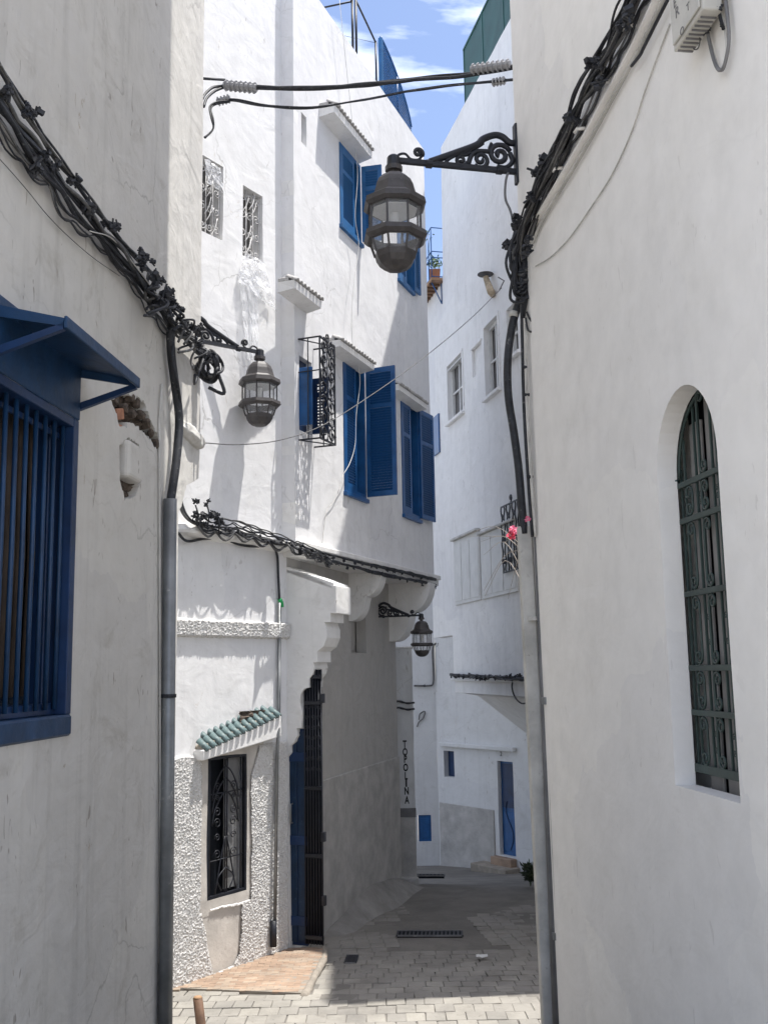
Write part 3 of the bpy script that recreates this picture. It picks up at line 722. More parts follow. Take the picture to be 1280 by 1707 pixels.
def inpoly(u, z, P):
    c = False
    for i in range(len(P)):
        (x1, y1), (x2, y2) = P[i], P[i - 1]
        if (y1 > z) != (y2 > z) and u < (x2 - x1) * (z - y1) / (y2 - y1) + x1: c = not c
    return c
def pmask(u, z):
    if a + .0 < u < b - .0 and z0 - .0 < z < z1 + .0: return -2
    wob = .02 * noise.noise((z * 6, u * 3, 2))
    if a - .10 + wob < u < b + .05 + wob and z0 - .09 + wob < z < z1 + .25: return -2
    if b <= u < b + .20 + wob - (z1 + .1 - z) * .45 and z > z1 - .5: return -2
    if inpoly(u + wob, z, pat): return -2
    return 1
WA.slab('window_surround', [(a - .16, z0 - .14), (b + .10, z0 - .14), (b + .10, z1 - .5), (b + .27, z1 - .1), (b + .27, z1 + .20), (a - .16, z1 + .05)], [rect(a, z0, b, z1)], .03, M['smooth'], H, off=.014, jit=.01)
cx_ = sum(p[0] for p in pat) / 5; cz_ = sum(p[1] for p in pat) / 5
WA.slab('smooth_patch', [(cx_ + (p[0] - cx_) * 1.2, cz_ + (p[1] - cz_) * 1.1) for p in pat], [], .03, M['smooth'], H, off=.010, jit=.01)
relief('roughcast_plinth', WA, -.35, uA1 - .03, lambda u: -2.93, zhi, .032, .0066, H, pmask, .0125)
_, zb1 = WA.q(300, 1030); _, zb0 = WA.q(300, 1062)
relief('roughcast_band', WA, -.5, uA1 - .002, lambda u: zb0, lambda u: zb1, .05, .007, H, None, .016)
# upper cornice under the cables
_, ze1 = WA.q(300, 876); _, ze0 = WA.q(300, 892)
vs = []; n_ = 60
prof = [(0, ze0 - .02), (.05, ze0), (.12, ze0 + .015), (.135, ze0 + .045), (.12, ze1), (0, ze1 + .02)]
for i in range(n_ + 1):
    u = -.5 + (uA1 + .5) * i / n_
    for (o, z) in prof: vs.append(WA.P(u, z + .014 * noise.noise((u * 6, z * 9, 0)) - .03 * max(0, (u - .9)), o * (1 + .25 * noise.noise((u * 7, z * 5, 4)))))
k = len(prof)
fs = [(i * k + j, i * k + j + 1, (i + 1) * k + j + 1, (i + 1) * k + j) for i in range(n_) for j in range(k - 1)] + [tuple(range(k)), tuple(n_ * k + j for j in range(k))]
addm('cornice', vs, fs, M['trim'], H, False)
# tile hood over the small window
hL0, hz0 = WA.q(338, 1250, .12); hL1, hz1 = WA.q(466, 1190, .12); _, hb1 = WA.q(468, 1228, .12); _, hb0 = WA.q(340, 1268, .12)
hd = WA.box('tile_hood', hL0, hL1 + .02, hb0, hz0 - .005, -.005, .13, M['trim'], H, .012, hb1, hz1 - .005, 2)
nt_ = 13
TH = cubemesh('tile_hollow_shade', .055, .03, .04, M['tiledk'], .012)  # dark block that paints the shade inside a tile's open end
def barrel(r, l, mat, name='roof_tile', seg=7, thick=.012):
    vs = []; fs = []
    for o_, rr_ in ((0, r), (1, r - thick)):
        for y_ in (-l / 2, l / 2):
            for i in range(seg + 1):
                a_ = PI * i / seg; tr = 1 - .14 * (y_ / l + .5)
                vs.append(V((math.cos(a_) * rr_ * tr, y_, math.sin(a_) * rr_ * tr * 1.05)))
    n1 = seg + 1
    for i in range(seg):
        fs.append((i, i + 1, n1 + i + 1, n1 + i)); fs.append((2 * n1 + i + 1, 2 * n1 + i, 3 * n1 + i, 3 * n1 + i + 1))
        fs.append((i + 1, i, 2 * n1 + i, 2 * n1 + i + 1)); fs.append((n1 + i, n1 + i + 1, 3 * n1 + i + 1, 3 * n1 + i))
    fs.append((0, n1, 3 * n1, 2 * n1)); fs.append((seg, 2 * n1 + seg, 3 * n1 + seg, n1 + seg))
    me = bpy.data.meshes.new(name); me.from_pydata([tuple(v) for v in vs], [], fs)
    bm = bmesh.new(); bm.from_mesh(me); bmesh.ops.recalc_face_normals(bm, faces=bm.faces); bm.to_mesh(me); bm.free()
    me.polygons.foreach_set('use_smooth', [True] * len(me.polygons)); me.materials.append(mat); return me
tm = barrel(.038, .15, M['tile'])
for i in range(nt_):
    t = (i + .5) / nt_; u = hL0 + (hL1 - hL0) * t; z = hz0 + (hz1 - hz0) * t
    sl = math.atan2(hz1 - hz0, hL1 - hL0)
    ob('tile_hollow_shade', TH, None, hd, WA.mat(u, z - .012, .125))
    for k in range(2 if 0 < i < nt_ - 1 else 1):
        m_ = WA.mat(u + R.uniform(-.006, .006), z + .022 + k * .062, .088 - k * .085)
        ob('roof_tile', tm, None, hd, m_ @ Matrix.Rotation((sl if m_.col[0].xyz.dot(WA.d) < 0 else -sl), 4, 'Y') @ Matrix.Rotation(-.62 + R.uniform(-.06, .06), 4, 'X'))
WA.box('mortar_bed', hL0 + .02, hL1, hz0 - .02, hz0 + .035, -.005, .10, M['grout'], hd, .01, hz1 - .02, hz1 + .035)
rubble_patch('mortar_crust', WA, [WA.q(*p) for p in ((396, 1192), (440, 1186), (440, 1194), (396, 1206))], .05, hd, M['rubble'], .03, 12)

# ------------------------------------------------------------------ house with the blue shutters (B)
H = thing('white_house', 'tall white house with blue shutters and overhanging upper floor', 'house', (-.9, 11.4, -2.9))
uB1 = 4.88; ztop = 8.5
zun = WB.q(700, 962)[1]           # underside of the upper floor
wins = {}
wins['w1'] = hole_px(WB, 565, 236, 600, 372)
wins['w2'] = hole_px(WB, 571, 588, 608, 818)
wins['w3'] = hole_px(WB, 667, 660, 697, 855)
u3a, u3b = wins['w3'][0], wins['w3'][2]
wins['w4'] = (u3a, wins['w1'][1] + .05, u3b - .1, wins['w1'][3])
ca, cz1 = WB.q(498, 592); cb, cz0 = WB.q(520, 712)
cz0 = WB.q(498, 716)[1]
wins['cage'] = (ca, cz0, cb, cz1)
sa = WB.q(502, 186); sb = WB.q(511, 250); slot = [WB.q(502, 186), WB.q(511, 198), WB.q(511, 256), WB.q(503, 232)]
slot = rect(sa[0], WB.q(502, 236)[1], sb[0], sa[1])
WB.slab('upper_wall', [(0, zun - .0), (uB1, zun - .0), (uB1, ztop), (0, ztop)], [rect(*v) for v in wins.values()] + [slot], .3, M['b'], H, jit=.006, dens=.12)
WB.box('backing_wall', .02, uB1 - .02, zun + .05, ztop - .05, -.5, -.302, M['dark'], H, 0)
# projecting side strip between the two houses
WS = Wall((-1.14, 11.28), (.934, -.358), 1)
if WS.n.y > 0: WS.n = -WS.n
wS = (WB.o - WS.o).length - .002
zsb = WS.q(480, 868)[1]
WS.slab('side_strip', [(0, zsb), (wS, zsb - .05), (wS, 8.5), (0, 8.5)], [], .12, M['trim'], H, jit=.004)
# end wall at the far side + roof
WE = Wall((WB.P(uB1, 0).x, WB.P(uB1, 0).y), (-.934, .358), 1)
if WE.n.y < 0: WE.n = -WE.n
WE.slab('far_end_wall', rect(.002, zun, 5, ztop), [], .25, M['b'], H)
vs = [WB.P(.3, ztop - .35, -.25), WB.P(uB1 - .1, ztop - .35, -.25), WB.P(uB1 - .1, ztop - .35, -4), WB.P(.3, ztop - .35, -4)]
addm('roof', vs + [v + V((0, 0, .15)) for v in vs], [(0, 1, 2, 3), (4, 5, 6, 7), (0, 1, 5, 4), (1, 2, 6, 5), (2, 3, 7, 6), (3, 0, 4, 7)], M['b'], H)
# floor of the overhang and its cornice
n1 = WBl.P(0, 0, -.3); n2 = WBl.P(4.4, 0, -.3); e2 = WB.P(uB1 + .02, 0, .06); e1 = WB.P(.0, 0, .06)
vs = [V((p.x, p.y, zun + dz)) for dz in (-.09, -.003) for p in (n1, n2, e2, e1)]
addm('overhang_floor', vs, [(0, 1, 2, 3), (4, 5, 6, 7), (0, 1, 5, 4), (1, 2, 6, 5), (2, 3, 7, 6), (3, 0, 4, 7)], M['trim'], H)
WB.box('cornice', .02, uB1 + .04, zun - .0, zun + .07, .002, .10, M['trim'], H, .012, seg=2)
# lower wall
zg = -3.3
WBl.slab('lower_wall', [(0.02, zg), (4.35, zg), (4.35, zun - .09), (0.02, zun - .09)],
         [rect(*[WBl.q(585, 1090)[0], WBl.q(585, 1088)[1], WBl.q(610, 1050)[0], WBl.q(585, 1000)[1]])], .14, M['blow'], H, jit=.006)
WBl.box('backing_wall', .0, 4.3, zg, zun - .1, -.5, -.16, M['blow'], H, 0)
WE2 = Wall((WBl.P(4.35, 0).x, WBl.P(4.35, 0).y), (-.958, .285), 1)
if WE2.n.y < 0: WE2.n = -WE2.n
WE2.slab('lower_end_wall', rect(.002, zg, 4, zun), [], .2, M['blow'], H)
pz0 = WBl.q(660, 1262)[1]; pz1 = WBl.q(580, 1288)[1]
WBl.slab('plinth', [(1.02, zg), (4.36, zg), (4.36, pz0), (2.0, pz0 - .02), (1.5, pz0 + .02), (1.02, pz0 + .03)], [], .0, M['plinth'], H, off=.018) if False else WBl.box('plinth', .55, 4.365, zg, pz0, -.01, .022, M['plinth'], H, .008)
# rounded corbels under the overhang
def corbel(u, width, reach, height):
    """quarter-round bracket in two lobes, seen from the lane"""
    prof = []
    for k in range(9): a_ = PI / 2 * k / 8; prof.append((reach * (.55 + .45 * math.cos(a_)), -height * .5 * math.sin(a_)))
    for k in range(1, 9): a_ = PI / 2 * k / 8; prof.append((reach * (.12 + .40 * math.cos(a_)), -height * (.5 + .5 * math.sin(a_))))
    prof = [(0, 0)] + prof + [(0, -height)]
    zt_ = zun - .092
    vs = [WBl.P(u + s_ * width / 2, zt_ + z, o - .02) for s_ in (-1, 1) for o, z in prof]; k = len(prof)
    fs = [tuple(range(k)), tuple(range(k, 2 * k))] + [(i, (i + 1) % k, (i + 1) % k + k, i + k) for i in range(k)]
    return addm('corbel', vs, fs, M['trim'], H)
corbel(4.18, .34, .66, .85); corbel(2.3, .26, .46, .62); 

# scalloped half arch of the doorway
WP = Wall((-1.10, 11.35), (.934, -.358), 1)
if WP.n.y > 0: WP.n = -WP.n
sc_px = [(475, 950), (505, 955), (530, 966), (556, 980), (557, 1022), (551, 1022), (551, 1037), (541, 1037), (545, 1050), (545, 1063), (539, 1078), (529, 1086), (529, 1104), (522, 1104),
         (524, 1113), (521, 1124), (515, 1132), (515, 1146), (507, 1148), (501, 1158), (500, 1172), (504, 1186), (503, 1200), (502, 1214), (495, 1214), (496, 1226), (490, 1238), (484, 1243), (484, 1256), (479, 1262), (479, 1300), (483, 1590), (462, 1592), (462, 1300)]
out = [WP.q(x, y) for x, y in sc_px]
out = [(max(u, -.05), z) for u, z in out]
pu = [u for u, z in out]
po = WP.slab('doorway_arch', out, [], .36, M['trim'], H, off=.0, jit=0, dens=.3)
# sunlit end block of the hood
ub0, zt0 = WP.q(556, 978); _, zb_ = WP.q(557, 1023)
WP.box('end_block', ub0 - .008, ub0 + .035, zb_, zt0 + .015, -.40, .012, M['trim'], H, .01, seg=2)
vs = [WP.P(-.02, WP.q(475, 948)[1] + .03, .0), WP.P(ub0, zt0 + .04, .0), WP.P(ub0, zt0 + .04, -.4), WP.P(-.02, WP.q(475, 948)[1] + .03, -.4)]
addm('hood_top', vs + [v - V((0, 0, .06)) for v in vs], [(0, 1, 2, 3), (4, 5, 6, 7), (0, 1, 5, 4), (1, 2, 6, 5), (2, 3, 7, 6), (3, 0, 4, 7)], M['trim'], H)
# door leaves stand in the arch, facing the street
dz0 = WP.q(500, 1577, -.05)[1]
dA, dB = WP.q(480, 1400, -.05)[0], WP.q(511, 1400, -.05)[0]
dz1 = WP.q(500, 1215, -.05)[1]
door = WP.box('door', dA, dB, dz0, dz1, -.11, -.07, M['bluedk'], H, .004)
door['label'] = 'dark blue door leaf under the scalloped arch'
for k in range(2):
    WP.box('plank', dA + (dB - dA) * k / 2 + .006, dA + (dB - dA) * (k + 1) / 2 - .006, dz0 + .04, dz1 - .03, -.069, -.055, M['bluedoor'], door, .005)
for z in (dz0 + .25, (dz0 + dz1) / 2 - .05, dz1 - .3): WP.box('rail', dA, dB, z - .05, z + .05, -.054, -.044, M['bluedk'], door, .004)
tube('door_pull', [WP.P(dA + .06, -1.62, -.05), WP.P(dA + .06, -1.62, .0), WP.P(dA + .06, -1.42, .0), WP.P(dA + .06, -1.42, -.05)], .009, M['galv'], door, 6)
dz1 = WP.q(520, 1113, -.04)[1]
# black iron gate leaf
GL = [WP.w(509, 1400, -.04), WP.w(537, 1400, -.04)]
dg = (GL[1] - GL[0]); WG = Wall((GL[0].x, GL[0].y), (dg.x, dg.y), 1); gw = V((dg.x, dg.y, 0)).length
if WG.n.y > 0: WG.n = -WG.n
gate = WG.box('iron_gate', 0, gw, dz0 + .03, dz1 - .02, -.03, -.012, M['dark'], H, .003)
gate['label'] = 'black iron door leaf standing open against the wall'
for k in range(7):
    u = gw * k / 6; tube('bar', [WG.P(u, dz0 + .03, .0), WG.P(u, dz1 - .02, .0)], .009, M['iron'], gate, 5)
for z in (dz0 + .1, -1.95, -1.25, -.35, dz1 - .1): WG.box('rail', 0, gw, z - .02, z + .02, -.01, .018, M['iron'], gate, .003)
for r_ in range(7):
    for c_ in range(3):
        tube('scroll', [WG.P(x, z, .0) for x, z in spiral(gw * (c_ + .5) / 3, -1.05 + r_ * .11, gw / 7, 1.2, r_, 1 if c_ % 2 else -1, 10, .2)], .006, M['iron'], gate, 4)
for z in (-2.4, -1.75, -.3): WG.box('hinge', gw - .01, gw + .035, z - .05, z + .05, -.03, .015, M['iron'], gate, .003)

# shutters
def leaf(P0, ax, z0, z1, width, mat, parent, nrm, label=None):
    """louvred shutter leaf hinged at P0, running along ax"""
    ax = V(ax).normalized(); nrm = V(nrm).normalized(); t = .016; st = .055
    def bx(name, a0, a1, b0, b1, d0, d1, par, m=mat):
        c = P0 + ax * (a0 + a1) / 2 + V((0, 0, (b0 + b1) / 2)) + nrm * (d0 + d1) / 2
        vs, fs = box_vf(c, ax * (a1 - a0) / 2, nrm * (d1 - d0) / 2, V((0, 0, (b1 - b0) / 2)))
        return addm(name, vs, fs, m, par)
    root = bx('shutter', 0, st, z0, z1, -t, t, parent)
    if label: root['label'] = label
    bx('stile', width - st, width, z0, z1, -t, t, root)
    H_ = z1 - z0; zm = z0 + H_ * .70
    for (p, q) in ((z0, z0 + .07), (zm - .03, zm + .03), (z1 - .07, z1)): bx('rail', st, width - st, p, q, -t, t, root)
    sp = .034
    for (p, q) in ((z0 + .07, zm - .03), (zm + .03, z1 - .07)):
        k = int((q - p) / sp); dz = (q - p) / k
        m_ = bpy.data.meshes.new('slat')
        a_ = V((1, 0, 0)) * (width - 2 * st) / 2; tilt = .75
        vs, fs = box_vf(V((0, 0, 0)), a_, V((0, math.cos(tilt), math.sin(tilt))) * .0185, V((0, -math.sin(tilt), math.cos(tilt))) * .003)
        m_.from_pydata([tuple(v) for v in vs], [], fs); m_.materials.append(mat)
        for i in range(k):
            c = P0 + ax * width / 2 + V((0, 0, p + dz * (i + .5)))
            mw = Matrix(((ax.x, nrm.x, 0, c.x), (ax.y, nrm.y, 0, c.y), (0, 0, 1, c.z), (0, 0, 0, 1)))
            ob('slat', m_, None, root, Matrix.Translation(org(root)) @ Matrix.Translation(-org(root)) @ mw)
    return root
def ob_fix(): pass
def shutter_window(key, split, open_len, open_ang, mat, win_label):
    a, z0, b, z1 = wins[key]
    fr = WB.slab('shuttered_window', rect(a + .002, z0 + .002, b - .002, z1 - .002), [rect(a + .045, z0 + .06, b - .045, z1 - .05)], .16, mat, H, off=.012, jit=0)
    fr['label'] = win_label
    WB.box('pane', a + .01, b - .01, z0 + .01, z1 - .01, -.22, -.21, M['pane'], fr, 0)
    for z in (z0 + (z1 - z0) * .33, z0 + (z1 - z0) * .66): WB.box('glazing_bar', a + .05, b - .05, z - .012, z + .012, -.209, -.19, mat, fr, 0)
    leaf(WB.P(a + .045, 0, -.005), WB.d, z0 + .06, z1 - .05, (b - a) * split, mat, H, WB.n)
    ax = (WB.n * math.cos(open_ang) + WB.d * math.sin(open_ang))
    leaf(WB.P(b - .01, 0, .03), ax, z0 + .03, z1 - .03, open_len, mat, H, ax.cross(V((0, 0, 1))))
    WB.box('sill', a - .02, b + .02, z0 - .05, z0 + .002, -.05, .045, mat, fr, .004)
    # pale weather strip on the free edge
    return fr
shutter_window('w2', .50, .42, -.05, M['blue'], 'middle louvred window, one leaf swung wide open')
shutter_window('w1', .62, .28, .15, M['blue_lit'], 'upper louvred window with one leaf ajar')
shutter_window('w3', .48, .50, 1.47, M['blue'], 'far louvred window in the shade')
shutter_window('w4', .5, .25, 1.5, M['blue_lit'], 'upper far louvred window behind the lantern')
# cage window
a, z0, b, z1 = wins['cage']
fr = WB.box('caged_window', a + .003, b - .003, z0 + .003, z1 - .003, -.09, -.07, M['bluedk'], H, 0)
WB.box('shutter_leaf', a + .01, a + .035, z0 + .05, z1 - .15, -.069, .16, M['blue'], fr, .004)
leaf(WB.P(b + .01, 0, .01), WB.n, z0 + .02, z0 + (z1 - z0) * .78, .2, M['bluedk'], H, WB.d)
gd = .27; ga, gb = a - .01, b + .06; gz1_ = WB.q(535, 560, gd)[1]; gz0_ = WB.q(555, 740, gd)[1]
gz1_ = WB.q(535, 562, gd)[1]
def tb(p, q, r=.011, name='cage_bar'): tube(name, [p, q], r, M['iron'], fr, 4, False)
for u in (ga, gb):
    tb(WB.P(u, gz0_, gd), WB.P(u, gz1_, gd), .014)
    tb(WB.P(u, gz1_, 0), WB.P(u, gz1_, gd)); tb(WB.P(u, gz0_, 0), WB.P(u, gz0_, gd))
    tb(WB.P(u, gz0_, gd * .45), WB.P(u, gz1_, gd * .45), .009)
    tb(WB.P(u, (gz0_ + gz1_) / 2 + .2, 0), WB.P(u, (gz0_ + gz1_) / 2 + .2, gd), .008)
for z in (gz0_, gz1_): tb(WB.P(ga, z, gd), WB.P(gb, z, gd), .014)
tb(WB.P(ga, gz1_, 0), WB.P(gb, gz1_, gd), .008); tb(WB.P(ga, gz0_, 0), WB.P(gb, gz0_, gd), .008)
for k in range(1, 4): u = ga + (gb - ga) * k / 4; tb(WB.P(u, gz0_, gd), WB.P(u, gz1_, gd), .009)
hh = gz1_ - gz0_
for r_ in range(7):
    for c_ in range(2):
        cz = gz0_ + hh * (r_ + .5) / 7; cu_ = ga + (gb - ga) * (c_ + .5) / 2
        tube('scroll', [WB.P(x, z, gd + .005) for x, z in spiral(cu_, cz, (gb - ga) * .26, 1.3, r_ * 1.3, 1 if c_ else -1, 12, .2)], .011, M['iron'], fr, 4)
tube('scroll', [WB.P(x, z, gd) for x, z in spiral((ga + gb) / 2, gz1_ + .05, .05, 1.3, -PI / 2, 1, 12, .2)], .01, M['iron'], fr, 4)

# little tiled hoods over the windows
tmw = barrel(.043, .14, M['tilew'])
def tile_hood(pl, pt, pr, dep, dz=.085, nt_=9):
    u0_, z1_ = WB.q(pl, pt, dep); u1_, _ = WB.q(pr, pt + 40, dep)
    vs = [WB.P(u0_, z1_ - dz, -.002), WB.P(u1_, z1_ - dz, -.002), WB.P(u1_, z1_, -.002), WB.P(u0_, z1_, -.002),
          WB.P(u0_ + .02, z1_ - dz * .75, dep), WB.P(u1_ - .02, z1_ - dz * .75, dep), WB.P(u1_, z1_, dep), WB.P(u0_, z1_, dep)]
    hd = addm('tile_hood', vs, [(0, 1, 2, 3), (4, 5, 6, 7), (0, 1, 5, 4), (1, 2, 6, 5), (2, 3, 7, 6), (3, 0, 4, 7)], M['trim'], H)
    n = max(4, int((u1_ - u0_) / .085))
    for i in range(n):
        u = u0_ + (u1_ - u0_) * (i + .5) / n
        ob('roof_tile', tmw, None, hd, WB.mat(u, z1_ + .022 + R.uniform(-.004, .004), dep - .04) @ Matrix.Rotation(-.4 + R.uniform(-.08, .08), 4, 'X') @ Matrix.Rotation(R.uniform(-.1, .1), 4, 'Z'))
        ob('tile_shadow_gap', tmh, None, hd, WB.mat(u, z1_ + .014, dep - .035) @ Matrix.Rotation(-.4, 4, 'X')) if False else None
    WB.box('tile_gap_shade', u0_ + .01, u1_ - .01, z1_, z1_ + .035, dep - .069, dep - .02, M['tiledk'], hd, 0)  # dark strip standing in for the shade under the tile ends
    WB.box('mortar_bed', u0_, u1_, z1_, z1_ + .05, -.002, dep - .07, M['tilew'], hd, .01)
    return hd
tile_hood(556, 172, 620, .20, .14)
tile_hood(490, 466, 537, .20, .12)
tile_hood(566, 566, 624, .20, .10)
tile_hood(664, 640, 712, .17, .10)
# roof railing
ra = thing('x', 'x', 'x'); bpy.data.objects.remove(ra)
def bt(px, py, off=-.06): return WB.w(px, py, off)
u_, _ = WB.q(588, 70, -.06); u2_, _ = WB.q(594, 78, -.06); u3_, _ = WB.q(627, 120, -.06)
zr = ztop + .95
rail = addm('roof_railing', *tube_vf([WB.P(u_, ztop - .02, -.06), WB.P(u_, zr - .12, -.06)], .018, 6), M['iron'], H, True)
tube('post', [WB.P(u2_, ztop - .02, -.06), WB.P(u2_, zr, -.06)], .018, M['iron'], rail, 6)
tube('post', [WB.P(u3_, ztop - .02, -.06), WB.P(u3_, zr - .2, -.06)], .016, M['iron'], rail, 6)
tube('top_rail', [WB.P(u2_, zr - .02, -.06), WB.P(u3_ + .02, zr - .22, -.06)], .014, M['iron'], rail, 6)
tube('top_rail', [WB.P(u_, zr - .13, -.06), WB.P(u_ - .05, zr - .13, -.75)], .014, M['iron'], rail, 6)
tube('top_rail', [WB.P(u_, zr - .13, -.06), WB.P(u_ - .9, zr - .1, -.06)], .014, M['iron'], rail, 6)
tube('tie_wire', [WB.P(u3_, zr - .22, -.06), WB.P(u2_ + .1, ztop + .5, -.3)], .003, M['iron'], rail, 4)
# blue louvred screen
ul_, zl1 = WB.q(633, 62, -.05); ur_, _ = WB.q(684, 214, -.05)
sw = ur_ - ul_; sh = zl1 - ztop
def stop(f): return ztop + .02 + sh * math.sqrt(max(0, 1 - (f * .98) ** 2)) * (1 - .25 * f)
screen = WB.box('blue_screen', ul_, ul_ + .06, ztop - .01, zl1, -.08, -.02, M['blue_lit'], H, .006)
screen['label'] = 'blue slatted privacy screen curving down along the roof edge'
tube('top_rail', [WB.P(ul_ + .03 + sw * f, stop(f), -.05) for f in [i / 20 for i in range(21)]], .022, M['blue'], screen, 6)
tube('post', [WB.P(ul_ + sw * .55, ztop, -.05), WB.P(ul_ + sw * .55, stop(.55), -.05)], .018, M['blue'], screen, 6)
z = ztop + .04
while z < zl1 - .04:
    # slat runs until it meets the curved rail
    f = 0
    while f < 1 and stop(f) > z: f += .01
    if f > .06: WB.box('slat', ul_ + .05, ul_ + .03 + sw * f, z - .011, z + .011, -.062, -.042, M['blue'], screen, 0)
    z += .047
# white cord hanging down
for i, pts in enumerate(([(438, 0), (548, 60), (560, 120), (590, 240), (594, 300), (590, 370), (596, 420), (594, 500), (590, 560), (597, 600), (604, 620), (600, 660), (598, 720), (588, 770), (572, 790)],)):
    pass

# ------------------------------------------------------------------ far right house (R2)
H = thing('white_house', 'far right house, bluish white wall with small windows and green roof lattice', 'house', (1.9, 16, -3.2))
zpar = WR2.q(765, 190)[1]
ulow = -1.35; zlow = WR2.q(722, 492)[1]; zlow2 = WR2.q(757, 432)[1]
zbot = WR2.q(760, 1135)[1]; zbl = WR2.q(735, 1062)[1]
uN = (18.5 - 12.4) / .9766
ww = {}
ww['a'] = hole_px(WR2, 746, 612, 772, 708); ww['n'] = hole_px(WR2, 786, 584, 803, 632)
ww['b'] = hole_px(WR2, 807, 548, 832, 668); ww['c'] = hole_px(WR2, 845, 518, 866, 603)
WR2.slab('wall', [(ulow, zbl), (-.02, zbl), (0, zbot), (uN, zbot), (uN, zpar), (.10, zpar), (.06, zpar - .75), (.0, zlow2), (-.35, zlow2 - .1), (ulow, zlow)], [rect(*v) for v in ww.values()], .2, M['r2'], H, jit=.01, dens=.15)
WR2.box('backing_wall', .1, uN - .05, zbot + .05, zpar - .1, -.5, -.202, M['dark'], H, 0)
# unseen near walls, set back to shape where their shadow falls
pl = [WR2.P(uN, 0), V((3.52, 11.55, 0)), V((3.54, 9.95, 0)), V((9, 10.75, 0))]
for i in range(3):
    a_, b_ = pl[i], pl[i + 1]; Wn = Wall((a_.x, a_.y), (b_.x - a_.x, b_.y - a_.y), 1)
    if Wn.n.dot(V((-1, -1, 0))) < 0: Wn.n = -Wn.n
    Wn.slab('unseen_near_wall', rect(0, -3, (b_ - a_).length, zpar), [], .2, M['r2'], H)
# far end walls
Wf = Wall((WR2.P(.1, 0).x, WR2.P(.1, 0).y), (.9766, .2149), 1)
if Wf.n.y < 0: Wf.n = -Wf.n
Wf.slab('end_wall', rect(.202, zlow2 - .2, 4, zpar), [], .2, M['r2'], H)
# corbelled underside and lower wall
off1 = -1.42; zlw = zbot - 1.05
vs = []; n_ = 24
prof = [(0.0, zbot + .01), (.002, zbot - .20), (-.10, zbot - .21), (-.42, zbot - .27), (off1, zlw), (off1 - .2, zlw), (off1 - .2, zbot + .05), (-.1, zbot + .05)]
k = len(prof)
for i in range(n_ + 1):
    u = .05 + (uN - .1) * i / n_
    for o, z in prof: vs.append(WR2.P(u, z, o))
fs = [(i * k + j, i * k + (j + 1) % k, (i + 1) * k + (j + 1) % k, (i + 1) * k + j) for i in range(n_) for j in range(k)] + [tuple(range(k)), tuple(n_ * k + j for j in range(k))]
addm('corbelled_underside', vs, fs, M['r2'], H)
WR2.box('lower_wall', 1.0, uN + 1.2, -4.1, zlw + .02, off1 - .22, off1 - .002, M['r2'], H, 0)
WR2.box('ledge', -.02, uN, zbot, zbot + .05, .002, .06, M['r2'], H, .01)
WR2.box('low_roof_edge', ulow, 0, zlow2 - .1, zlow2 - .06, -.3, .03, M['r2'], H, 0) if False else None
for key, (a, z0, b, z1) in ww.items():
    if key == 'n':
        WR2.box('niche_back', a, b, z0, z1, -.06, -.05, M['r2'], H, 0)
        WR2.box('niche_surround', a - .03, b + .03, z1, z1 + .035, .001, .02, M['r2'], H, .004); continue
    fr = WR2.slab('window', rect(a + .002, z0 + .002, b - .002, z1 - .002), [rect(a + .05, z0 + .05, b - .05, z1 - .05)], .05, M['whitep'], H, off=-.07, jit=0)
    WR2.box('pane', a + .01, b - .01, z0 + .01, z1 - .01, -.14, -.13, M['paneg'], fr, 0)
    WR2.box('glazing_bar', (a + b) / 2 - .02, (a + b) / 2 + .02, z0 + .05, z1 - .05, -.11, -.075, M['whitep'], fr, 0)
    WR2.box('glazing_bar', a + .05, b - .05, (z0 + z1) / 2 - .015, (z0 + z1) / 2 + .015, -.108, -.08, M['whitep'], fr, 0)
    WR2.box('sill', a - .06, b + .06, z0 - .06, z0, -.03, .07, M['r2'], fr, .01)
    WR2.slab('surround', rect(a - .05, z0, b + .05, z1 + .05), [rect(a, z0 + .001, b, z1)], .02, M['r2'], fr, off=.018, jit=.003)
    if key == 'a': WR2.box('lintel_shade', a, b, z1 - .08, z1 - .06, -.06, .0, M['whitep'], fr, 0)
# pale boxed-in windows lower down
for (x0, y0, x1, y1) in ((758, 903, 800, 1010), (803, 893, 862, 1000)):
    a, z1 = WR2.q(x0, y0); b, _ = WR2.q(x1, y0); z0 = WR2.q(x0, y1)[1]
    bx_ = WR2.box('closed_shutter', a, b, z0, z1, .0015, .03, M['whitep'], H, .006)
    kk = 3
    for i in range(kk): WR2.box('panel', a + (b - a) * (i + .08) / kk, a + (b - a) * (i + .92) / kk, z0 + .06, z1 - .08, .0302, .037, M['whitep'], bx_, .003)
    WR2.box('mossy_top', a - .02, b + .02, z1 + .001, z1 + .045, .002, .09, M['duct'], bx_, .008)
# iron grille on the right
a, z1 = WR2.q(836, 845, .06); b, _ = WR2.q(869, 845, .06); z0 = WR2.q(836, 957, .06)[1]
g_ = WR2.box('scrolled_grille', a, b, z1 - .02, z1, .06, .08, M['iron'], H, 0)
WR2.box('rail', a, b, z0, z0 + .02, .06, .08, M['iron'], g_, 0)
nb = 7
for i in range(nb + 1):
    u = a + (b - a) * i / nb
    P_ = [WR2.P(u + .025 * math.sin(k * PI / 2 + i * PI), z0 + (z1 - z0) * k / 16, .07) for k in range(17)]
    tube('bar', P_, .012, M['iron'], g_, 4, sm=2)
for i in range(0, nb, 2):
    for r_ in range(3):
        tube('scroll', [WR2.P(x, z, .07) for x, z in spiral(a + (b - a) * (i + .5) / nb, z0 + (z1 - z0) * (r_ + .5) / 3, .05, 1.2, r_, 1, 10, .3)], .011, M['iron'], g_, 4)
tube('finial', [WR2.P(x, z, .07) for x, z in spiral((a + b) / 2, z1 + .07, .06, 1.3, -PI / 2, 1, 12, .2)], .012, M['iron'], g_, 4)
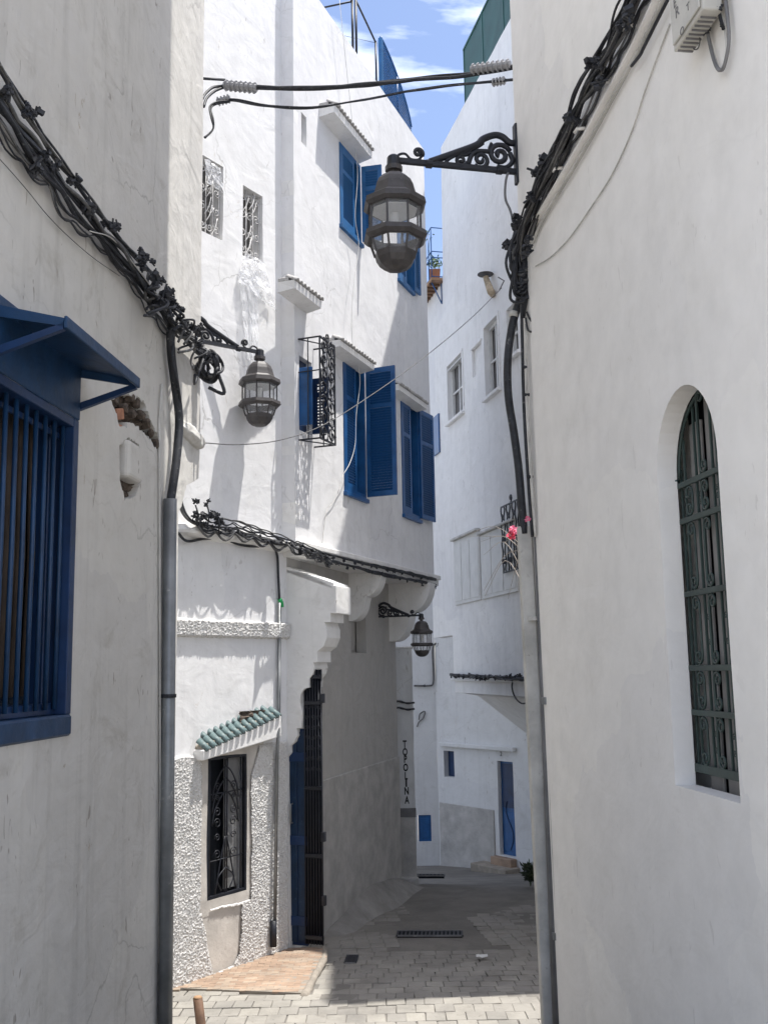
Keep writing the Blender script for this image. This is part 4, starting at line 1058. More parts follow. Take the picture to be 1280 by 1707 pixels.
# wall flue with a flat cap
p0 = WR2.w(822, 492, 0.0); p1 = WR2.w(812, 470, .10); p2 = WR2.w(809, 461, .12)
fl = tube('flue', [p0, WR2.w(818, 486, .09), p1, p2], [.05, .062, .05, .045], M['rust'], H, 10, sm=5)
c_ = p2 + V((0, 0, .03)); P_ = [c_ + V((0, 0, 0)), c_ + V((0, 0, .012))]
tube('flue_cap', P_, .13, M['lamp'], fl, 16, False)
# green lattice on the parapet
uf0 = WR2.q(767, 185)[0]
lat = None
uu = uf0; k = 0
while uu < uN - .2:
    wdt = 1.05
    fence = WR2.box('green_lattice', uu, uu + .035, zpar - .02, zpar + 1.22, -.12, -.085, M['greenf'], H, 0)
    vs = []; fs = []
    def lb(u0_, u1_, z0_, z1_, o):
        c = WR2.P((u0_ + u1_) / 2, (z0_ + z1_) / 2, o); box_vf(c, WR2.d * (u1_ - u0_) / 2, WR2.n * .005, V((0, 0, (z1_ - z0_) / 2)), vs, fs)
    x = uu + .05
    while x < uu + wdt: lb(x - .024, x + .024, zpar, zpar + 1.2, -.1); x += .058
    z = zpar + .03
    while z < zpar + 1.2: lb(uu, uu + wdt, z - .024, z + .024, -.112); z += .058
    o = addm('lattice_strips', vs, fs, M['greenf'], fence); o['kind'] = 'stuff'
    WR2.box('top_rail', uu, uu + wdt, zpar + 1.2, zpar + 1.235, -.12, -.08, M['greenf'], fence, 0)
    uu += wdt + .02
# balcony at the far corner
ub0_, zb0_ = WR2.q(715, 482, .0); ub1_, _ = WR2.q(757, 445, .0)
zb0_ = WR2.q(748, 448)[1]
ubA, ubB = -1.5, -.05
bal = WR2.box('balcony', ubA, ubB, zb0_ - .06, zb0_, -.3, .22, M['plank'], H, .004)
bal['label'] = 'small timber balcony with thin blue iron rail'
for i in range(9):
    u = ubA + (ubB - ubA) * i / 8; WR2.box('joist', u - .02, u + .02, zb0_ - .10, zb0_ - .062, -.05, .22, M['wood'], bal, 0)
rb = zb0_; rt = zb0_ + 1.0
for i in range(8):
    u = ubA + (ubB - .02 - ubA) * i / 7; tube('bar', [WR2.P(u, rb, .2), WR2.P(u, rt, .2)], .0105, M['blue'], bal, 5)
for z in (rt, rb + .52, rb + .40, rb + .02):
    tube('rail', [WR2.P(ubA, z, .2), WR2.P(ubB, z, .2)], .0105, M['blue'], bal, 5)
    tube('rail', [WR2.P(ubB, z, .2), WR2.P(ubB, z, -.25)], .0105, M['blue'], bal, 5)
tube('bracket', [WR2.P(-.1, zb0_ - .5, 0.01), WR2.P(-.1, zb0_ - .08, .2)], .012, M['blue'], bal, 5)
tube('bracket', [WR2.P(-.1, zb0_ - .5, 0.01), WR2.P(-.1, zb0_ - .08, .01)], .012, M['blue'], bal, 5)
# distant blue shutter
a, z1 = WR2.q(722, 697, .02); b, _ = WR2.q(731, 697, .02); z0 = WR2.q(722, 762, .02)[1]
WR2.box('blue_shutter', a, b, z0, z1, .002, .03, M['blue'], H, .004)

# ------------------------------------------------------------------ building closing the alley (C)
H = thing('white_house', 'house closing the alley, grey base, narrow blue door and slit window', 'house', (1.6, 20.2, -3.9))
WC1 = Wall((-2.5, 21.3), (1, 0), 1); WC1.n = V((0, -1, 0))
WC1.slab('left_wall', rect(0, -4.1, 3.50, 4.0), [rect(WC1.q(697, 1400)[0], WC1.q(697, 1403)[1], WC1.q(719, 1400)[0], WC1.q(697, 1359)[1])], .2, M['c'], H, jit=.006)
a, z1 = WC1.q(697, 1359); b, _ = WC1.q(719, 1359); z0 = WC1.q(697, 1403)[1]
hs = WC1.box('blue_hatch', a, b, z0, z1, -.06, -.02, M['blue'], H, .006)
WC1.box('hatch_panel', a + .05, b - .05, z0 + .06, z1 - .06, -.019, -.008, M['blue'], hs, .006)
WC2 = Wall((1.0, 21.3), (.6, -.8), 1)
if WC2.n.x > 0 and False: pass
if WC2.n.y > 0: WC2.n = -WC2.n
s1 = hole_px(WC2, 739, 1251, 757, 1294); dr = hole_px(WC2, 828, 1268, 856, 1430)
dr = (WC2.q(828, 1268)[0], WC2.q(835, 1425)[1], WC2.q(857, 1350)[0], WC2.q(828, 1268)[1])
WC2.slab('right_wall', rect(0, -4.1, 4.4, 4.0), [rect(*s1), rect(*dr)], .2, M['c'], H, jit=.006)
WC2.box('slit_window', s1[0] + .002, s1[2] - .002, s1[1], s1[3], -.16, -.12, M['bluedk'], H, 0)
d_ = WC2.box('front_door', dr[0] + .002, dr[2] - .002, dr[1], dr[3], -.14, -.09, M['blue'], H, 0)
zm = dr[1] + (dr[3] - dr[1]) * .5
WC2.box('door_glass', dr[0] + .04, dr[2] - .04, zm, dr[3] - .05, -.089, -.08, M['bluedk'], d_, 0)
WC2.box('door_panel', dr[0] + .05, dr[2] - .05, dr[1] + .08, zm - .08, -.089, -.078, M['blue'], d_, .006)
tube('door_scroll', [WC2.P((dr[0] + dr[2]) / 2 + .09 * math.sin(k * .7), dr[1] + .1 + k * .11, -.07) for k in range(9)], .008, M['bluedk'], d_, 4, sm=3)
zpl = WC2.q(760, 1341)[1]
WC2.box('plinth', 0.05, dr[0] - .12, -4.1, zpl, .001, .025, M['plinth'], H, .006)
_, zln = WC2.q(740, 1237); u0_, _ = WC2.q(738, 1240); u1_, _ = WC2.q(860, 1250)
WC2.box('ledge', u0_, u1_, zln - .08, zln, .001, .10, M['c'], H, .015, seg=2)
WC2.box('doorstep', dr[0] - .1, dr[2] + .02, -4.1, dr[1] - .02, .001, .16, M['terra'], H, .01)
WC2.box('lower_step', dr[0] - .45, dr[2] + .1, -4.1, dr[1] - .16, .001, .36, M['grout'], H, .015)
# number over the door
def text(name, body, mw, size, mat, parent, ext=.002, sx=1.0, bold=0.0):
    cu_ = bpy.data.curves.new(name, 'FONT'); cu_.body = body; cu_.size = size; cu_.offset = bold; cu_.extrude = ext; cu_.align_x = 'CENTER'; cu_.align_y = 'CENTER'
    cu_.materials.append(mat)
    t = bpy.data.objects.new(name, cu_)
    bpy.context.view_layer.update(); dg_ = None
    C.objects.link(t); bpy.context.view_layer.update()
    me = bpy.data.meshes.new_from_object(t.evaluated_get(bpy.context.evaluated_depsgraph_get()))
    bpy.data.objects.remove(t)
    o = ob(name, me, None, parent, mw @ Matrix.Rotation(PI / 2, 4, 'X') @ Matrix.Scale(sx, 4, (1, 0, 0))); return o
def tmat(W, u, z, off):   # text frame: x to the viewer's right, -y out of the wall
    p = W.P(u, z, off); y = -W.n; x = y.cross(V((0, 0, 1)))
    return Matrix(((x.x, y.x, 0, p.x), (x.y, y.y, 0, p.y), (0, 0, 1, p.z), (0, 0, 0, 1)))
un, zn = WC2.q(835, 1257)
text('house_number', '2', tmat(WC2, un, zn, .004), .12, M['ink'], H)
# alley buttress with painted lettering (D)
H = thing('wall_pier', 'narrow white pier with TOPOLINA lettered downwards in black', 'pier', (.3, 16.3, -3.2))
WD = Wall((-1.4, 16.2), (1, 0), 1); WD.n = V((0, -1, 0))
ud1 = WD.q(690, 1250)[0]; zd1 = WD.q(672, 1081)[1]
zband1, zband0 = WD.q(675, 1347)[1], WD.q(675, 1362)[1]
WD.slab('pier_wall', rect(0, zband0, ud1, zd1), [], .5, M['c'], H, jit=.004)
WD.box('pier_base', 0, ud1 + .005, -3.3, zband0 - .002, -.5, .015, M['plinth'], H, .01)
WD.box('slate_band', 0, ud1 + .012, zband0, zband1, .001, .02, M['duct2'], H, .004)
WD.box('coping', 0, ud1 + .02, zd1, zd1 + .03, -.5, .02, M['trim'], H, .006)
WD.box('foot', .9, ud1 + .03, -3.32, -3.12, .016, .10, M['plinth'], H, .03, seg=2)
ys_ = [1241, 1254, 1266, 1280, 1294, 1306, 1319, 1334]
for ch, y_ in zip('TOPOLINA', ys_):
    x_ = 674.5 + (y_ - 1241) * .04
    u, z = WD.q(x_, y_)
    text('letter', ch, tmat(WD, u, z, .003), .15, M['ink'], H, .0015, .62 if ch != 'I' else 1, .006)

# ------------------------------------------------------------------ doorstep ramp with terracotta tiles
H = thing('tiled_doorstep', 'sunlit terracotta tiled ramp in front of the dark blue doorway', 'doorstep', (-1.0, 10.3, -2.85))
def gp(px, py, z):
    ray = fw + cr * ((px - 640) / F) - cu * ((py - 853.5) / F); return ray * (z / ray.z)
top = RAMP; n6 = len(top)
bot = [V((p.x, p.y, -3.05)) for p in top]
vs = [p - V((0, 0, .006)) for p in top] + bot
addm('cement_bed', vs, [tuple(range(n6)), tuple(range(n6, 2 * n6))] + [(i, (i + 1) % n6, (i + 1) % n6 + n6, i + n6) for i in range(n6)], M['grout'], H)
cen = sum((V((p.x, p.y, 0)) for p in top), V((0, 0, 0))) / n6
inn = [(cen.x + (x - cen.x) * .965, cen.y + (y - cen.y) * .965) for x, y in RXY]
tms = [cubemesh('tile', .117, .057, .016, M['terra'] if i % 3 else M['terra2'], .002, .002, i) for i in range(6)]
y = 9.2; row = 0; nt2 = 0
tv = []; tf = []
def zplat(x, y): return -2.85 - .035 * min(1, max(0, (y - 9.4) / 1.9)) + .004 * noise.noise((x * 2, y * 2, 3))
while y < 11.6:
    x = -2.3 + (row % 2) * .061
    while x < -.4:
        if inpoly(x, y, inn):
            mw = Matrix.Translation((x, y, zplat(x, y) - .004 + R.uniform(-.0012, .0012))) @ Matrix.Rotation(R.uniform(-.02, .02), 4, 'Z')
            if nt2 < 295: ob('tile', tms[R.randrange(6)], None, H, mw); nt2 += 1
            else:
                me = tms[0]; b = len(tv); tv += [mw @ v.co for v in me.vertices]; tf += [tuple(b + i for i in p.vertices) for p in me.polygons]
        x += .1215
    y += .0615; row += 1
if tv: kind(addraw('small_tiles', tv, tf, M['terra'], H), 'stuff')
P_ = [gp(505, 1657, -2.86), RAMP[2], (RAMP[2] + RAMP[3]) / 2, RAMP[3], RAMP[4]]
vs, fs = tube_vf([p - V((0, 0, .033)) for p in cat_rom(P_, 8)], .038, 8, 1)
vs = [v + V((noise.noise(v * 9), noise.noise(v * 9 + V((5, 0, 0))), .3 * noise.noise(v * 7))) * .014 for v in vs]
addm('worn_edge', vs, fs, M['grout'], H, True)

# cement mound at the foot of the wall
H = None
n_ = 40; vs = []
for j in range(n_ + 1):
    for i in range(n_ + 1):
        u = 1.0 + 3.9 * i / n_; t = j / n_
        p = WBl.P(u, 0, -.05 + t * .75)
        env = math.sin(PI * min(1, max(0, (u - 1.0) / 3.9))) ** .7
        wd_ = .66 + .2 * noise.noise((u * .7, 0, 0)); tt = min(1, t / wd_)
        hgt = env * (.5 + .5 * math.cos(PI * tt)) * (.30 + .16 * noise.noise((u * .9, 4, 0))) + .02 * noise.noise((u * 1.6, t * 1.6, 0)) * env * (1 - tt)
        vs.append(V((p.x, p.y, gz(p.y) - .03 + hgt)))
fs = [(j * (n_ + 1) + i, j * (n_ + 1) + i + 1, (j + 1) * (n_ + 1) + i + 1, (j + 1) * (n_ + 1) + i) for j in range(n_) for i in range(n_)]
o = addm('cement_mound', vs, fs, M['mound'], None, True); o['label'] = 'lumpy cement fillet heaped along the foot of the shaded wall'; o['category'] = 'mound'

# gratings
def grate(px0, px1, py, dep, label, nsl=16):
    a = gp(px0, py, -3.0); b = gp(px1, py, -3.0); z = gz(a.y) + .012
    a = gp(px0, py, z); b = gp(px1, py, z)
    H = thing('drain_grate', label, 'drain', (a.x, a.y, z))
    d = (b - a); l = d.length; d.normalize(); n = V((-d.y, d.x, 0))
    addm('channel', *box_vf((a + b) / 2 + n * dep / 2 - V((0, 0, .02)), d * l / 2, n * dep / 2, V((0, 0, .019))), M['dark'], H)
    for s in (0, 1): addm('frame', *box_vf((a + b) / 2 + n * dep * s, d * l / 2, n * .012, V((0, 0, .008))), M['duct2'], H)
    for i in range(nsl + 1): addm('slat', *box_vf(a + d * l * i / nsl + n * dep / 2, d * .012, n * dep / 2, V((0, 0, .007))), M['iron'], H)
grate(662, 770, 1560, .22, 'long black drain grating across the middle of the alley')
grate(690, 740, 1460, .12, 'small dark drain slot by the far blue hatch', 8)
grate(575, 592, 1606, .30, 'narrow dark drain opening beside the tiled ramp', 4)

# wooden stake
H = thing('wooden_stake', 'weathered brown wooden stake standing low at the bottom left', 'stake', tuple(gp(334, 1740, -2.85)))
pt = gp(330, 1664, -2.2); 
yk = 7.6; k_ = yk / pt.y; pt = pt * k_
pbm = V((pt.x + .06, pt.y + .02, -2.86))
tube('stake_shaft', [pt, pt * .5 + pbm * .5 + V((.008, 0, 0)), pbm], [.034, .036, .04], M['wood'], H, 10)
tube('stake_tip', [pt - V((0, 0, .002)), pt + V((0, 0, .012))], [.034, .027], M['plank'], H, 10)

# ------------------------------------------------------------------ street lamps
def oct_ring(r, z, ph=PI / 8): return [V((r * math.cos(ph + PI / 4 * k), r * math.sin(ph + PI / 4 * k), z)) for k in range(8)]
def oct_loft(name, prof, mat, parent, mw, cap=True):
    vs = []; fs = []
    for r, z in prof: vs += oct_ring(max(r, .001), z)
    for i in range(len(prof) - 1):
        for k in range(8): k2 = (k + 1) % 8; fs.append((i * 8 + k, i * 8 + k2, (i + 1) * 8 + k2, (i + 1) * 8 + k))
    if cap: fs.append(tuple(range(8))); fs.append(tuple((len(prof) - 1) * 8 + k for k in range(8)))
    return addm(name, [mw @ v for v in vs], fs, mat, parent)
def lamp(root_p, tip_dir, length, scale, label, yaw=0):
    """root_p: foot of bracket on the wall; bracket runs horizontally along tip_dir"""
    d = V(tip_dir); d.z = 0; d.normalize()
    H = thing('street_lamp', label, 'street lamp', tuple(root_p), 'wrought iron wall lanterns along the alley')
    s = scale * .00435; X = V((d.x, d.y, 0)); side = V((-d.y, d.x, 0))
    def bp(px, py, o=0): return V(root_p) + X * (868 - px) * s + V((0, 0, (268 - py) * s)) + side * o
    f = length / ((868 - 656) * s)
    mt = M['iron']
    # arm: box section
    tube('arm', [bp(868, 268), bp(656, 267)], .025 * scale, mt, H, 4, False)
    vs, fs = [], []
    box_vf(bp(869, 236), X * .012 * scale, side * .032 * scale, V((0, 0, .235 * scale)), vs, fs)
    wp = addm('wall_plate', vs, fs, mt, H); bevel_me(wp.data, .008 * scale)
    tube('brace', [bp(718, 264), bp(760, 245), bp(800, 226), bp(812, 214), bp(832, 205), bp(846, 207), bp(858, 216), bp(868, 216)], .027 * scale, mt, H, 6, sm=5)
    tube('brace', [bp(812, 222), bp(800, 231), bp(770, 246)], .012 * scale, mt, H, 5, sm=4)
    def sp(cx, cy, r, t, a0, sg, th=.0135):
        th *= 1.3; r *= 1.08
        tube('scroll', [bp(x, y) for x, y in spiral(cx, cy, r, t, a0, sg, 22, .12)], th * scale, mt, H, 6)
    sp(840, 240, 19, 1.6, -.4, -1, .016); sp(806, 252, 14, 1.5, 2.4, -1); sp(772, 256, 10, 1.4, .2, 1, .011); sp(698, 250, 8, 1.35, .6, -1, .011)
    tube('scroll', [bp(858, 235), bp(862, 250), bp(850, 262), bp(835, 262)], .019 * scale, mt, H, 6, sm=5)
    tube('scroll', [bp(822, 236), bp(812, 236), bp(800, 238), bp(790, 246), bp(784, 262)], .019 * scale, mt, H, 6, sm=5)
    tube('scroll', [bp(790, 240), bp(780, 246), bp(765, 247), bp(750, 256), bp(745, 264)], .015 * scale, mt, H, 6, sm=5)
    tube('scroll', [bp(826, 220), bp(822, 232), bp(830, 238)], .012 * scale, mt, H, 6, sm=4)
    tube('scroll', [bp(704, 255), bp(698, 262), bp(685, 262), bp(676, 254), bp(666, 256), bp(661, 263)], .010 * scale, mt, H, 6, sm=5)
    for cx in (716, 838): tube('collar', [bp(cx - 5, 268), bp(cx + 5, 268)], .031 * scale, mt, H, 8, False)
    tip = bp(656, 267)
    sock = tube('socket', [tip + V((0, 0, .035 * scale)), tip + V((0, 0, .02 * scale)), tip - V((0, 0, .05 * scale))], [.03 * scale, .046 * scale, .05 * scale], mt, H, 10, False)
    tube('socket_collar', [tip - V((0, 0, .05 * scale)), tip - V((0, 0, .085 * scale))], .062 * scale, M['lamp'], H, 10, False)
    tube('neck', [tip - V((0, 0, .08 * scale)), tip - V((0, 0, .13 * scale))], .034 * scale, M['lamp'], H, 10, False)
    mw = Matrix.Translation(tip - V((0, 0, .115 * scale))) @ Matrix.Rotation(yaw, 4, 'Z') @ Matrix.Scale(scale, 4)
    oct_loft('lantern_roof', [(.045, 0), (.088, -.010), (.122, -.045), (.140, -.085), (.150, -.125), (.160, -.16), (.178, -.178), (.205, -.192), (.150, -.193)], M['lamp'], H, mw)
    oct_loft('upper_rim', [(.19, -.194), (.224, -.200), (.232, -.240), (.208, -.262), (.176, -.262), (.176, -.196)], M['lamp'], H, mw)
    oct_loft('lower_rim', [(.188, -.440), (.226, -.446), (.234, -.482), (.208, -.506), (.172, -.506), (.176, -.442)], M['lamp'], H, mw, False)
    oct_loft('bowl', [(.150, -.590), (.150, -.600), (.142, -.635), (.118, -.675), (.085, -.703), (.045, -.718), (.012, -.722)], M['lamp'], H, mw)
    for k in range(8):
        a_ = PI / 8 + PI / 4 * k
        def rp(r, z, da=0): return mw @ V((r * math.cos(a_ + da), r * math.sin(a_ + da), z))
        tube('post', [rp(.188, -.26), rp(.188, -.445)], .0105 * scale, M['lamp'], H, 4, False)
        tube('lower_post', [rp(.182, -.50), rp(.150, -.598)], .011 * scale, M['lamp'], H, 4, False)
        def pane(r0, z0_, r1, z1_, nm):
            q = [mw @ V((r * math.cos(a_ + x), r * math.sin(a_ + x), z)) for r, z, x in ((r0, z0_, .04), (r0, z0_, PI / 4 - .04), (r1, z1_, PI / 4 - .04), (r1, z1_, .04))]
            nrm = (q[1] - q[0]).cross(q[2] - q[1]).normalized() * .002
            addm(nm, q + [p + nrm for p in q], [(0, 1, 2, 3), (7, 6, 5, 4), (0, 4, 5, 1), (1, 5, 6, 2), (2, 6, 7, 3), (3, 7, 4, 0)], M['glass'], H)
        pane(.186, -.262, .186, -.442, 'glass_pane'); pane(.180, -.504, .149, -.594, 'glass_pane')
    oct_loft('bulb_plate', [(.165, -.275), (.165, -.28)], M['whitep'], H, mw)
    tube('bulb_holder', [mw @ V((0, 0, -.29)), mw @ V((0, 0, -.36))], .03 * scale, M['whitep'], H, 8, False)
    tube('bulb', [mw @ V((0, 0, -.34)), mw @ V((0, 0, -.37)), mw @ V((0, 0, -.41)), mw @ V((0, 0, -.43))], [.018 * scale, .03 * scale, .028 * scale, .008 * scale], M['whitep'], H, 8)
    return H
# lamp 1: on the corner of the near right house
u_l, z_l = WR1.q(868, 268)
root1 = V((1.07, 7.4, 0)) ; root1 = WR1.P(.03, WR1.q(872, 268)[1], .012)
tip1 = (fw + cr * ((656 - 640) / F) - cu * ((268 - 853.5) / F))
tip1 = tip1 * (root1.z / tip1.z)
len1 = V((tip1.x - root1.x, tip1.y - root1.y, 0)).length
S1 = len1 / (.00435 * 212)
d1 = tip1 - root1
lamp(root1, d1, len1, S1, 'largest black wall lantern, on a scrolled bracket below the overhead cables', .1)
def lamp_at(px, py, Y, rootpx, wall_dir_len, scale, label, yaw=0):
    ray = fw + cr * ((px - 640) / F) - cu * ((py - 853.5) / F); tip = ray * (Y / ray.y)
    root = tip - V(wall_dir_len) * .00435 * 212 * scale; root.z = tip.z
    return lamp(root, wall_dir_len, 0, scale, label, yaw)
lamp_at(433, 588, 10.55, 0, V((.80, .60, 0)).normalized(), .98, 'middle bronze wall lantern beside the plastic-draped window wall', .35)
lamp_at(702, 1026, 14.55, 0, V((.97, -.25, 0)).normalized(), .70, 'smallest and farthest black wall lantern under the overhanging floor', .2)

# ------------------------------------------------------------------ pipes
H = thing('conduit_pipe', 'galvanised grey pipe up the left house corner, black cable entering its top', 'pipe', tuple(WL.P(uc - .05, -2.85, .05)))
ptop = WL.w(284, 832, .055); pb_ = WL.w(276, 1700, .055)
dirp = pb_ - ptop; pb_ = ptop + dirp * ((ptop.z + 2.85) / (ptop.z - pb_.z))
tube('pipe', [ptop, pb_], .047, M['galv'], H, 14)
tube('thin_conduit', [WL.w(270, 640, .015), WL.w(266, 700, .012), WL.w(268, 1700, .012)], .008, M['duct'], H, 6)
for y_ in (1160,):
    c_ = ptop + (pb_ - ptop) * ((WL.w(280, y_, .055).z - ptop.z) / (pb_.z - ptop.z))
    tube('clamp', [c_ + V((0, 0, .012)), c_ - V((0, 0, .012))], .055, M['iron'], H, 14, False)
    tube('clamp_bolt', [c_ + V((-.08, -.03, 0)), c_ + V((.06, -.04, 0))], .008, M['iron'], H, 6)
H = thing('power_cable', 'thick black cable dropping from the left bundle into the galvanised pipe', 'cable', tuple(WL.w(290, 600, .05)))
tube('cable', [WL.w(284, 545, .06), WL.w(286, 590, .05), WL.w(292, 640, .05), WL.w(299, 700, .06), WL.w(294, 770, .06), WL.w(285, 835, .055), WL.w(284, 860, .055)], .031, M['cable'], H, 8, sm=8)
tube('cable', [WL.w(290, 560, .06), WL.w(288, 600, .08), WL.w(298, 650, .08), WL.w(303, 705, .07), WL.w(297, 775, .07), WL.w(287, 838, .06)], .012, M['cable'], H, 6, sm=8)

# right hand pipes at the corner
def rp(px, py, Y):
    ray = fw + cr * ((px - 640) / F) - cu * ((py - 853.5) / F); return ray * (Y / ray.y)
def down(a, b, z=-2.85): return a + (b - a) * ((a.z - z) / (a.z - b.z))
H = thing('duct_pipe', 'pale weathered rectangular duct running down the right house corner', 'pipe', tuple(down(rp(873, 878, 7.33), rp(914, 1690, 7.26))))
a_, b_ = rp(873, 878, 7.36), rp(914, 1690, 7.30); b_ = down(a_, b_)
dd = (b_ - a_).normalized(); xx = V((1, .1, 0)).normalized(); yy = dd.cross(xx).normalized()
vs, fs = box_vf((a_ + b_) / 2, dd * (b_ - a_).length / 2, xx * .048, yy * .04)
o = addm('duct', vs, fs, M['duct'], H); bevel_me(o.data, .012, 2)
for y_ in (1032,):
    t = (rp(880, y_, 7.33).z - a_.z) / (b_.z - a_.z); c_ = a_ + (b_ - a_) * t
    tube('clamp', [c_ + dd * -.014 + xx * .03, c_ + dd * .014 + xx * .03], .085, M['duct'], H, 12, False, flat=.6)
H = thing('grey_pipe', 'dark grey round pipe beside the pale duct on the right corner', 'pipe', tuple(down(rp(893, 885, 7.3), rp(930, 1690, 7.2))))
a_, b_ = rp(892, 800, 7.3), rp(929, 1690, 7.22); tube('pipe', [a_, down(a_, b_)], [.026, .036], M['duct2'], H, 10)
tube('thin_conduit', [rp(899, 870, 7.22), rp(912, 1150, 7.2), rp(921, 1400, 7.18), down(rp(921, 1400, 7.18), rp(938, 1700, 7.15))], .012, M['duct'], H, 8)
for (x_, y_) in ((909, 1168), (927, 1560)):
    tube('clamp', [rp(x_, y_ - 6, 7.2), rp(x_ + 1, y_ + 6, 7.2)], .03, M['galv'], H, 8, False)
H = thing('flex_hose', 'thick black corrugated hose bowing out at the right house corner', 'hose', tuple(rp(850, 560, 7.3)))
tube('hose', [rp(872, 470, 7.3), rp(864, 505, 7.32), rp(853, 545, 7.33), rp(846, 600, 7.34), rp(847, 660, 7.34), rp(856, 720, 7.33), rp(864, 780, 7.33), rp(869, 840, 7.33), rp(873, 890, 7.34)], .030, M['cable'], H, 10, sm=8)
tube('hose_joint', [rp(857, 520, 7.32), rp(855, 528, 7.32)], .034, M['cable3'], H, 8)
H = thing('corner_cables', 'two thin straight cables down the right house edge, black and pale', 'cable', tuple(rp(878, 560, 7.25)))
tube('cable', [rp(868, 470, 7.25), rp(870, 560, 7.25), rp(873, 680, 7.25), rp(880, 800, 7.24), rp(887, 895, 7.24)], .012, M['cable'], H, 6, sm=6)
tube('cable', [rp(876, 540, 7.22), rp(878, 660, 7.22), rp(886, 800, 7.21), rp(892, 895, 7.21)], .008, M['cable3'], H, 6, sm=6)
for (x_, y_) in ((874, 612), (878, 658), (884, 795)): tube('clip', [rp(x_ - 4, y_, 7.22), rp(x_ + 4, y_, 7.22)], .012, M['cable'], H, 6)

# ------------------------------------------------------------------ cable bundles
cm = [M['cable']] * 5 + [M['cable2']]
rr = random.Random(11)
H = thing('cable_bundle', 'heavy tangle of black cables climbing across the near left wall', 'cables', tuple(WL.w(150, 370, .05)))
up = wallpts(WL, [(-60, 20), (0, 112), (35, 172), (70, 225), (105, 275), (135, 312), (165, 352), (195, 392), (225, 428), (262, 466)], .07)
bundle('upper', up, 5, .026, .0095, H, WL.n, cm, 3, ties=.42)
mainp = wallpts(WL, [(-60, 90), (0, 170), (30, 215), (65, 262), (100, 308), (140, 360), (180, 405), (220, 450), (262, 505), (300, 550), (330, 580), (352, 605)], .06)
bundle('main', mainp, 11, .052, .0095, H, WL.n, cm, 5, ties=.55)
lowp = wallpts(WL, [(-60, 130), (0, 205), (40, 262), (80, 300), (100, 345), (130, 372), (170, 405), (215, 462), (255, 520), (285, 560)], .04)
bundle('low', lowp, 5, .04, .006, H, WL.n, [M['cable'], M['cable2'], M['cable3']], 8, ties=.3, droop=.03)
for x, y_ in ((45, 188), (58, 186), (125, 295), (190, 375), (184, 380), (8, 152), (78, 262), (88, 275), (145, 345), (150, 352), (60, 275)):
    connectors(H, [WL.w(x, y_, .09) for _ in range(3)], rr, .75, .03)
for i in range(46):
    t = rr.random(); x = 225 + 125 * t; y_ = 415 + 185 * t + rr.uniform(-22, 18)
    connectors(H, [WL.w(x, y_, .08 + rr.uniform(0, .10))], rr, .85, .03)
for i in range(26):
    t = rr.random(); x = 240 + 100 * t; y_ = 440 + 160 * t
    a_ = WL.w(x, y_, .1); b_ = WL.w(x + rr.uniform(-30, 30), y_ + rr.uniform(5, 45), .12); m_ = (a_ + b_) / 2 + V((rr.uniform(-.06, .1), rr.uniform(-.1, .06), rr.uniform(-.12, .04)))
    tube('cable', [a_, m_, b_], .008 + .004 * rr.random(), cm[rr.randrange(6)], H, 5, sm=6)
# coil hanging round the corner
cc = WL.w(352, 610, .12)
for i in range(9):
    r_ = rr.uniform(.06, .115); ph = rr.uniform(0, 6); ox = rr.uniform(-.03, .03)
    P_ = [cc + V((ox + r_ * .75 * math.cos(a_ + ph), .06 * math.sin(a_ * 2 + ph) + rr.uniform(-.006, .006), -.0 + r_ * 1.1 * math.sin(a_ + ph))) for a_ in [2 * PI * k / 20 for k in range(19)]]
    tube('loop', P_, .012, cm[i % 6], H, 6, sm=2)
tube('cable', [cc + V((.02, 0, .02)), cc + V((.07, 0, -.1)), cc + V((.1, .02, -.22)), cc + V((-.02, .02, -.17))], .014, M['cable'], H, 6, sm=6)

H = thing('cable_bundle', 'thick rope of black cables climbing to the top of the right wall', 'cables', tuple(WR1.w(960, 190, .05)))
mainp = wallpts(WR1, [(1130, -130), (1090, -60), (1050, 10), (1020, 75), (990, 130), (962, 180), (935, 240), (910, 290), (892, 330), (878, 362), (868, 395)], .07) + [rp(864, 440, 7.3), rp(870, 500, 7.28)]
bundle('main', mainp, 17, .078, .0085, H, WR1.n, cm, 15, ties=.5)
bundle('low', wallpts(WR1, [(1140, -130), (1102, -50), (1064, 14), (1034, 80), (1000, 140), (975, 195), (945, 250), (920, 300), (900, 345), (884, 392)], .03), 4, .03, .008, H, WR1.n, [M['cable'], M['cable2'], M['duct2']], 19, ties=.3, droop=.03)
bundle('upper', wallpts(WR1, [(1100, -130), (1060, -50), (1040, 10), (1005, 70), (985, 105), (960, 150), (940, 215), (915, 262), (895, 300), (878, 345)], .09), 4, .025, .009, H, WR1.n, cm, 17, ties=.4)
for x, y_ in ((990, 112), (995, 108), (948, 196), (952, 192), (900, 282), (905, 276), (896, 288), (888, 325), (862, 370), (858, 378), (866, 366), (850, 410), (848, 406), (1052, 35), (1000, 130), (885, 400), (878, 420), (1040, 40)):
    connectors(H, [WR1.w(x, y_, .1) for _ in range(2)], rr, .95, .03)
for i in range(20):
    x = 856 + rr.uniform(0, 22); y_ = 375 + rr.uniform(0, 40); l = rr.uniform(45, 90)
    a_ = rp(x, y_, 7.25 + rr.uniform(-.06, .06)); b_ = rp(x - rr.uniform(-4, 14), y_ + l, 7.25); c_ = rp(x + rr.uniform(5, 22), y_ + l * .4, 7.2)
    tube('loop', [a_, rp(x - rr.uniform(4, 14), y_ + l * .5, 7.2), b_, rp(x + 8, y_ + l * 1.08, 7.2), rp(x + 14, y_ + l * .9, 7.22), c_], .0115, cm[i % 6], H, 5, sm=6)
